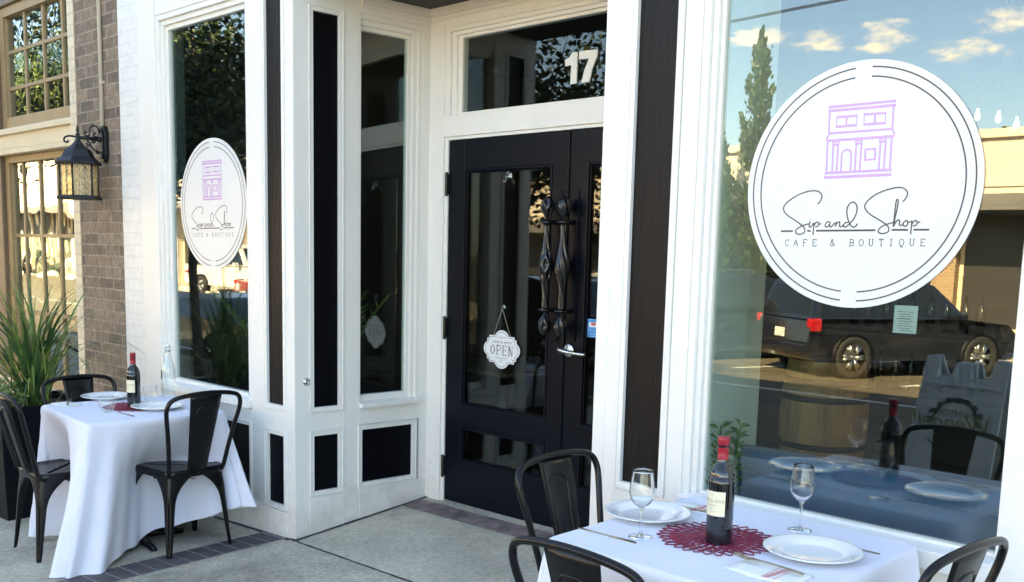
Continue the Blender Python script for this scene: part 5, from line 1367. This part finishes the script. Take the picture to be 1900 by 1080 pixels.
for k in range(9):
    a = PI * k / 8; ribbon(b, [(.15 * cos(a), .50 + .13 * sin(a)), (.19 * cos(a), .50 + .165 * sin(a))], .035, -.002)
ribbon(b, arc(0, .50, .15, 0, PI, 24), .022, -.003); 
v, f = text_geo('DOWNTOWN', .058, 0, 1.0); b.add([(x, -.003, .535 + y) for x, y, q in v], f, 0)
ribbon(b, arc(0, .52, .22, -PI * .75, -PI * .60, 8), .012, -.003); ribbon(b, arc(0, .52, .22, -PI * .40, -PI * .25, 8), .012, -.003)
b.build('emblem', mat('sign_ink', (.03, .035, .035), .6), f1)

# ---- buildings across the street
def arcade(x0, x1, y, h, label, m, low, bays, seed):
    r = empty('street_building', ((x0 + x1) / 2, y, -.05), 0, label, 'building', 'buildings across the street'); cx = (x0 + x1) / 2
    b = MB(); X0, X1 = x0 - cx, x1 - cx
    b.box(X0, X1, -8, -.30, 0, h); b.box(X0, X1, -.30, 0, low, h); b.box(X0 - .1, X1 + .1, -.35, .12, h, h + .18); b.box(X0, X1, 0, .05, low + .25, low + .33)
    b.build('wall', m, r)
    wd = (X1 - X0) / bays
    p = MB(); 
    for k in range(bays + 1):
        xx = X0 + k * wd; p.box(max(X0, xx - .25), min(X1, xx + .25), -.31, .02, 0, low - .005)
    p.build('pier', m if seed else BRICKW, r)
    for k in range(bays):
        xx = X0 + k * wd; q = MB(); q.box(xx + .26, xx + wd - .26, -.299, -.26, .1, low - .02); q.frame(xx + .26, xx + wd - .26, .1, low - .02, .09, -.259, -.22, 1); q.build('shop_window', [DARKW, CREAM], r)
    if low < h - .8:
        q = MB(); q.add([(X0, .02, low + .1), (X1, .02, low + .1), (X1, 1.5, low - .25), (X0, 1.5, low - .25), (X0, .02, low + .02), (X1, .02, low + .02), (X1, 1.5, low - .33), (X0, 1.5, low - .33)], [(0, 3, 2, 1), (4, 5, 6, 7), (3, 7, 6, 2), (0, 1, 5, 4), (0, 4, 7, 3), (1, 2, 6, 5)]); q.build('awning', ROOFG, r)
    return r
BRICKW = brick_mat('warm_brick', (.36, .23, .13), (.30, .19, .11), (.42, .34, .24), bw=.22, bh=.08)
arcade(-14.5, 6.5, -20.0, 4.35, 'single storey cream stucco building across the street, mirrored in the right window', STUCCO, 3.05, 6, 0)
arcade(-31, -14.6, -20.5, 4.2, 'cream low building with dark shop windows behind the white pickup', STUCCO2, 2.6, 6, 1)
arcade(-64, -31.5, -17.0, 5.6, 'pale arcaded building far down the street, mirrored in the multi-pane windows', STUCCO2, 3.2, 12, 1)
# ---- trees
DKL = [LEAF[2], LEAF[0], LEAF[2], LEAF[1]]
def tree(x, y, h, trunk, crown, n, sz, label, seed, cat='tree', group='street trees', mats=LEAF, z0=-.22, lean=(0, 0), cone=False):
    R = random.Random(seed); r = empty('street_tree' if not cone else 'conifer_tree', (x, y, z0), 0, label, cat, group)
    b = MB(); cz, rx, rz_ = crown
    b.tube([(0, 0, 0), (R.uniform(-.1, .1), R.uniform(-.1, .1), cz * .4), (lean[0], lean[1], cz * .8), (lean[0] * 1.3, lean[1] * 1.3, cz + rz_ * .4)], [trunk, trunk * .85, trunk * .65, trunk * .2], 10)
    cl = []
    for k in range(14 if not cone else 0):
        a = R.uniform(0, 2 * PI); q = R.uniform(.35, .95); e = Vector((lean[0] + rx * q * cos(a), lean[1] + rx * q * sin(a), cz + rz_ * R.uniform(-.7, .85) * (1 - q * .35)))
        s_ = Vector((lean[0], lean[1], cz * R.uniform(.6, .95))); mid = (s_ + e) * .5 + Vector((0, 0, .15))
        b.tube([tuple(s_), tuple(mid), tuple(e)], [trunk * .35, trunk * .22, trunk * .06], 6); cl.append((e, R.uniform(.35, .62) * rx))
        cl.append((mid, .4 * rx))
    b.build('trunk', BARK, r)
    m = MB()
    plumes = []
    if cone:
        for k in range(34):
            t = (k / 34) ** .9; a = k * 2.4 + R.uniform(-.4, .4); br = rx * (1 - t) ** .7
            p0 = Vector((0, 0, .3 + t * h * .86)); p1 = p0 + Vector((cos(a) * br * 1.25, sin(a) * br * 1.25, h * R.uniform(.09, .17)))
            plumes.append((p0, p1)); b2 = None
        plumes.append((Vector((0, 0, h * .8)), Vector((.05, 0, h))))
    for i in range(n):
        if cone:
            p0, p1 = R.choice(plumes); t = R.random() ** .8; q = 1 - t; bend = p0 * q + p1 * t; bend.z -= .10 * sin(PI * t)
            w_ = .02 + .055 * sin(PI * min(1, t * 1.1))
            c = bend + Vector((R.gauss(0, w_), R.gauss(0, w_), R.gauss(0, w_))); d = ((p1 - p0).normalized() + Vector((R.gauss(0, .35), R.gauss(0, .35), .5))).normalized()
        else:
            e, cr = R.choice(cl); v_ = Vector((R.gauss(0, 1), R.gauss(0, 1), R.gauss(0, .75))); v_ = v_ / max(.6, v_.length) * cr * R.uniform(.45, 1.05); c = e + v_
            d = Vector((R.gauss(0, 1), R.gauss(0, 1), R.gauss(-.25, .8))).normalized()
        s_ = d.cross(Vector((R.gauss(0, 1), R.gauss(0, 1), R.gauss(0, 1)))).normalized(); l = sz * R.uniform(.6, 1.4)
        m.add([tuple(c), tuple(c + d * l * .45 + s_ * l * .30), tuple(c + d * l), tuple(c + d * l * .45 - s_ * l * .30)], [(0, 1, 2, 3)], R.choices(range(4), [4, 3, 3, 2])[0])
    m.build('crown', mats, r); return r
tree(-7.8, -3.6, 7, .07, (3.6, 1.55, 2.1), 14000, .085, 'big dark leafy street tree at the near kerb, mirrored in the left window', 21, mats=DKL, z0=-.2)
tree(-9.9, -3.7, 7, .08, (3.8, 1.6, 2.2), 12000, .09, 'second leafy street tree further down the near kerb', 22, mats=DKL, z0=-.2)
tree(-3.5, -3.7, 6, .07, (3.2, 1.4, 2.0), 13000, .075, 'slim dense street tree at the near kerb, mirrored in the glass over the doors', 27, mats=DKL, z0=-.1)
for i, (x, y, s_) in enumerate(((-52, -27, 1.0), (-61, -28, 1.2), (-70, -27, 1.1), (-34, -30, 1.0), (-80, -26, 1.3))):
    tree(x, y, 8, .25, (10 * s_, 5.0 * s_, 4.6 * s_), 9000, .36, ['sunlit rounded tree rising behind the near end of the pale arcade', 'sunlit tall tree behind the middle of the pale arcade', 'sunlit tree behind the far end of the pale arcade', 'tree rising behind the cream low buildings opposite the pickup', 'tallest sunlit tree past the far end of the arcade'][i], 40 + i, mats=[LEAF[1], LEAF[3], LEAF[0], LEAF[3]])
tree(-8.05, -18.4, 6.9, .10, (0, .70, 0), 5500, .13, 'tallest narrow conifer in front of the cream building across the street', 61, cone=True, group='narrow conifers across the street', mats=[LEAF[2], LEAF[0], LEAF[2], LEAF[2]])
tree(-9.05, -18.2, 5.2, .10, (0, .6, 0), 4000, .13, 'shorter narrow conifer left of the tallest one across the street', 62, cone=True, group='narrow conifers across the street', mats=[LEAF[2], LEAF[0], LEAF[2], LEAF[2]])
tree(-8.6, -17.9, 4.0, .10, (0, .55, 0), 3500, .13, 'lowest narrow conifer between the two taller ones across the street', 63, cone=True, group='narrow conifers across the street', mats=[LEAF[2], LEAF[0], LEAF[2], LEAF[2]])
tree(-3.2, -27.5, 6, .2, (5.6, 1.6, 1.2), 1800, .3, 'tree top rising behind the cream building across the street', 64)
# utility pole with wires
up_ = empty('utility_pole', (-1.6, -19.0, -.05), 0, 'wooden utility pole with cross arm and wires across the street', 'pole')
b = MB(); b.tube([(0, 0, 0), (0, 0, 8.5)], [.14, .10], 12); b.build('post', BARK, up_); b = MB(); b.box(-1.1, 1.1, -.05, .05, 7.5, 7.62); b.build('cross_arm', BARK, up_)
b = MB()
for k in (-.9, 0, .9):
    b.tube([(-30 + k, .0, 7.6), (-15 + k, 0, 7.25), (k, 0, 7.68), (15 + k, 0, 7.3), (30 + k, 0, 7.7)], .010, 5)
b.build('wire', IRON, up_)

# ================================================================ LIGHT, SKY, CAMERA
pl_ = bpy.data.lights.new('inside_fill', 'POINT'); pl_.energy = 4; pl_.color = (1, .74, .42); pl_.shadow_soft_size = .06  # added warm fill, kept out of view, brightens the barrel and room
po = bpy.data.objects.new('inside_fill', pl_); COL.objects.link(po); po.location = (4.3, 1.8, 2.3)
EL, AZ = math.radians(33), math.radians(10)
W = bpy.data.worlds.new('World'); S.world = W; W.use_nodes = True
nt = W.node_tree; bg = nt.nodes['Background']
sky = nt.nodes.new('ShaderNodeTexSky'); sky.sky_type = 'NISHITA'; sky.sun_disc = False; sky.sun_elevation = EL; sky.sun_rotation = AZ; sky.air_density = 1.0; sky.dust_density = .6; sky.ozone_density = 1.2
L = nt.links.new
def mth(op, a, b_=None, c_=None):
    q = nt.nodes.new('ShaderNodeMath'); q.operation = op
    for k, v in enumerate((a, b_, c_)):
        if v is None: continue
        if isinstance(v, (int, float)): q.inputs[k].default_value = v
        else: L(v, q.inputs[k])
    return q.outputs[0]
tc = nt.nodes.new('ShaderNodeTexCoord'); nv = nt.nodes.new('ShaderNodeVectorMath'); nv.operation = 'NORMALIZE'; L(tc.outputs['Generated'], nv.inputs[0])
sp = nt.nodes.new('ShaderNodeSeparateXYZ'); L(nv.outputs[0], sp.inputs[0])
az_ = mth('ARCTAN2', sp.outputs[0], mth('MULTIPLY', sp.outputs[1], -1)); el_ = sp.outputs[2]
mp = nt.nodes.new('ShaderNodeMapping'); mp.inputs['Scale'].default_value = (30, 30, 85); L(nv.outputs[0], mp.inputs[0])
n = nt.nodes.new('ShaderNodeTexNoise'); n.inputs['Scale'].default_value = 1; n.inputs['Detail'].default_value = 6; n.inputs['Roughness'].default_value = .62; L(mp.outputs[0], n.inputs['Vector'])
tot = None
for a0, e0, wa, we in CLOUDS_:     # a few small fair-weather clouds: azimuth, height, half width, half height
    u_ = mth('DIVIDE', mth('SUBTRACT', az_, a0), wa); v_ = mth('DIVIDE', mth('SUBTRACT', el_, e0), we)
    d2 = mth('ADD', mth('MULTIPLY', u_, u_), mth('MULTIPLY', v_, v_))
    d3 = mth('ADD', d2, mth('MULTIPLY', mth('SUBTRACT', n.outputs[0], .5), 5.5))
    m_ = nt.nodes.new('ShaderNodeMapRange'); m_.interpolation_type = 'SMOOTHSTEP'; m_.inputs[1].default_value = 1.0; m_.inputs[2].default_value = -.6; m_.inputs[3].default_value = 0; m_.inputs[4].default_value = .8; L(d3, m_.inputs[0])
    tot = m_.outputs[0] if tot is None else mth('MAXIMUM', tot, m_.outputs[0])
mx = nt.nodes.new('ShaderNodeMix'); mx.data_type = 'RGBA'; mx.inputs[7].default_value = (12.5, 10.2, 7.4, 1)
L(tot, mx.inputs[0]); L(sky.outputs[0], mx.inputs[6]); L(mx.outputs[2], bg.inputs[0])
bg.inputs[1].default_value = SKY_
sl = bpy.data.lights.new('sun', 'SUN'); sl.energy = SUN_; sl.angle = math.radians(.5); sl.color = (1, .80, .50)
so_ = bpy.data.objects.new('sun', sl); COL.objects.link(so_)
dirv = Vector((sin(AZ) * cos(EL), cos(AZ) * cos(EL), sin(EL)))
so_.rotation_euler = dirv.to_track_quat('Z', 'Y').to_euler()
cam = bpy.data.cameras.new('camera'); co = bpy.data.objects.new('camera', cam); COL.objects.link(co); S.camera = co
yaw, pit, rol = .7595, -.1338, .0242
fw = Vector((-sin(yaw) * cos(pit), cos(yaw) * cos(pit), sin(pit))); r_ = Vector((cos(yaw), sin(yaw), 0)); u_ = r_.cross(fw)
Rr = r_ * cos(rol) + u_ * sin(rol); Uu = -r_ * sin(rol) + u_ * cos(rol)
Mx = Matrix((Rr, Uu, -fw)).transposed().to_4x4(); Mx.translation = Vector((4.3658, -2.9239, 1.5754)); co.matrix_world = Mx
cam.sensor_width = 36; cam.lens = 1811.921 / 1900 * 36; cam.shift_y = (711.52 - 540) / 1900; cam.clip_start = .05; cam.clip_end = 2000
S.view_settings.view_transform = 'Standard'; S.view_settings.look = 'None'; S.view_settings.exposure = EXPO_; S.view_settings.gamma = 1
if WB_: S.view_settings.use_white_balance = True; S.view_settings.white_balance_temperature = WB_
S.render.engine = 'CYCLES'; S.cycles.use_denoising = True; S.cycles.max_bounces = 12; S.cycles.transparent_max_bounces = 24; S.cycles.transmission_bounces = 10; S.cycles.glossy_bounces = 6; S.cycles.diffuse_bounces = 4
S.cycles.sample_clamp_indirect = 8
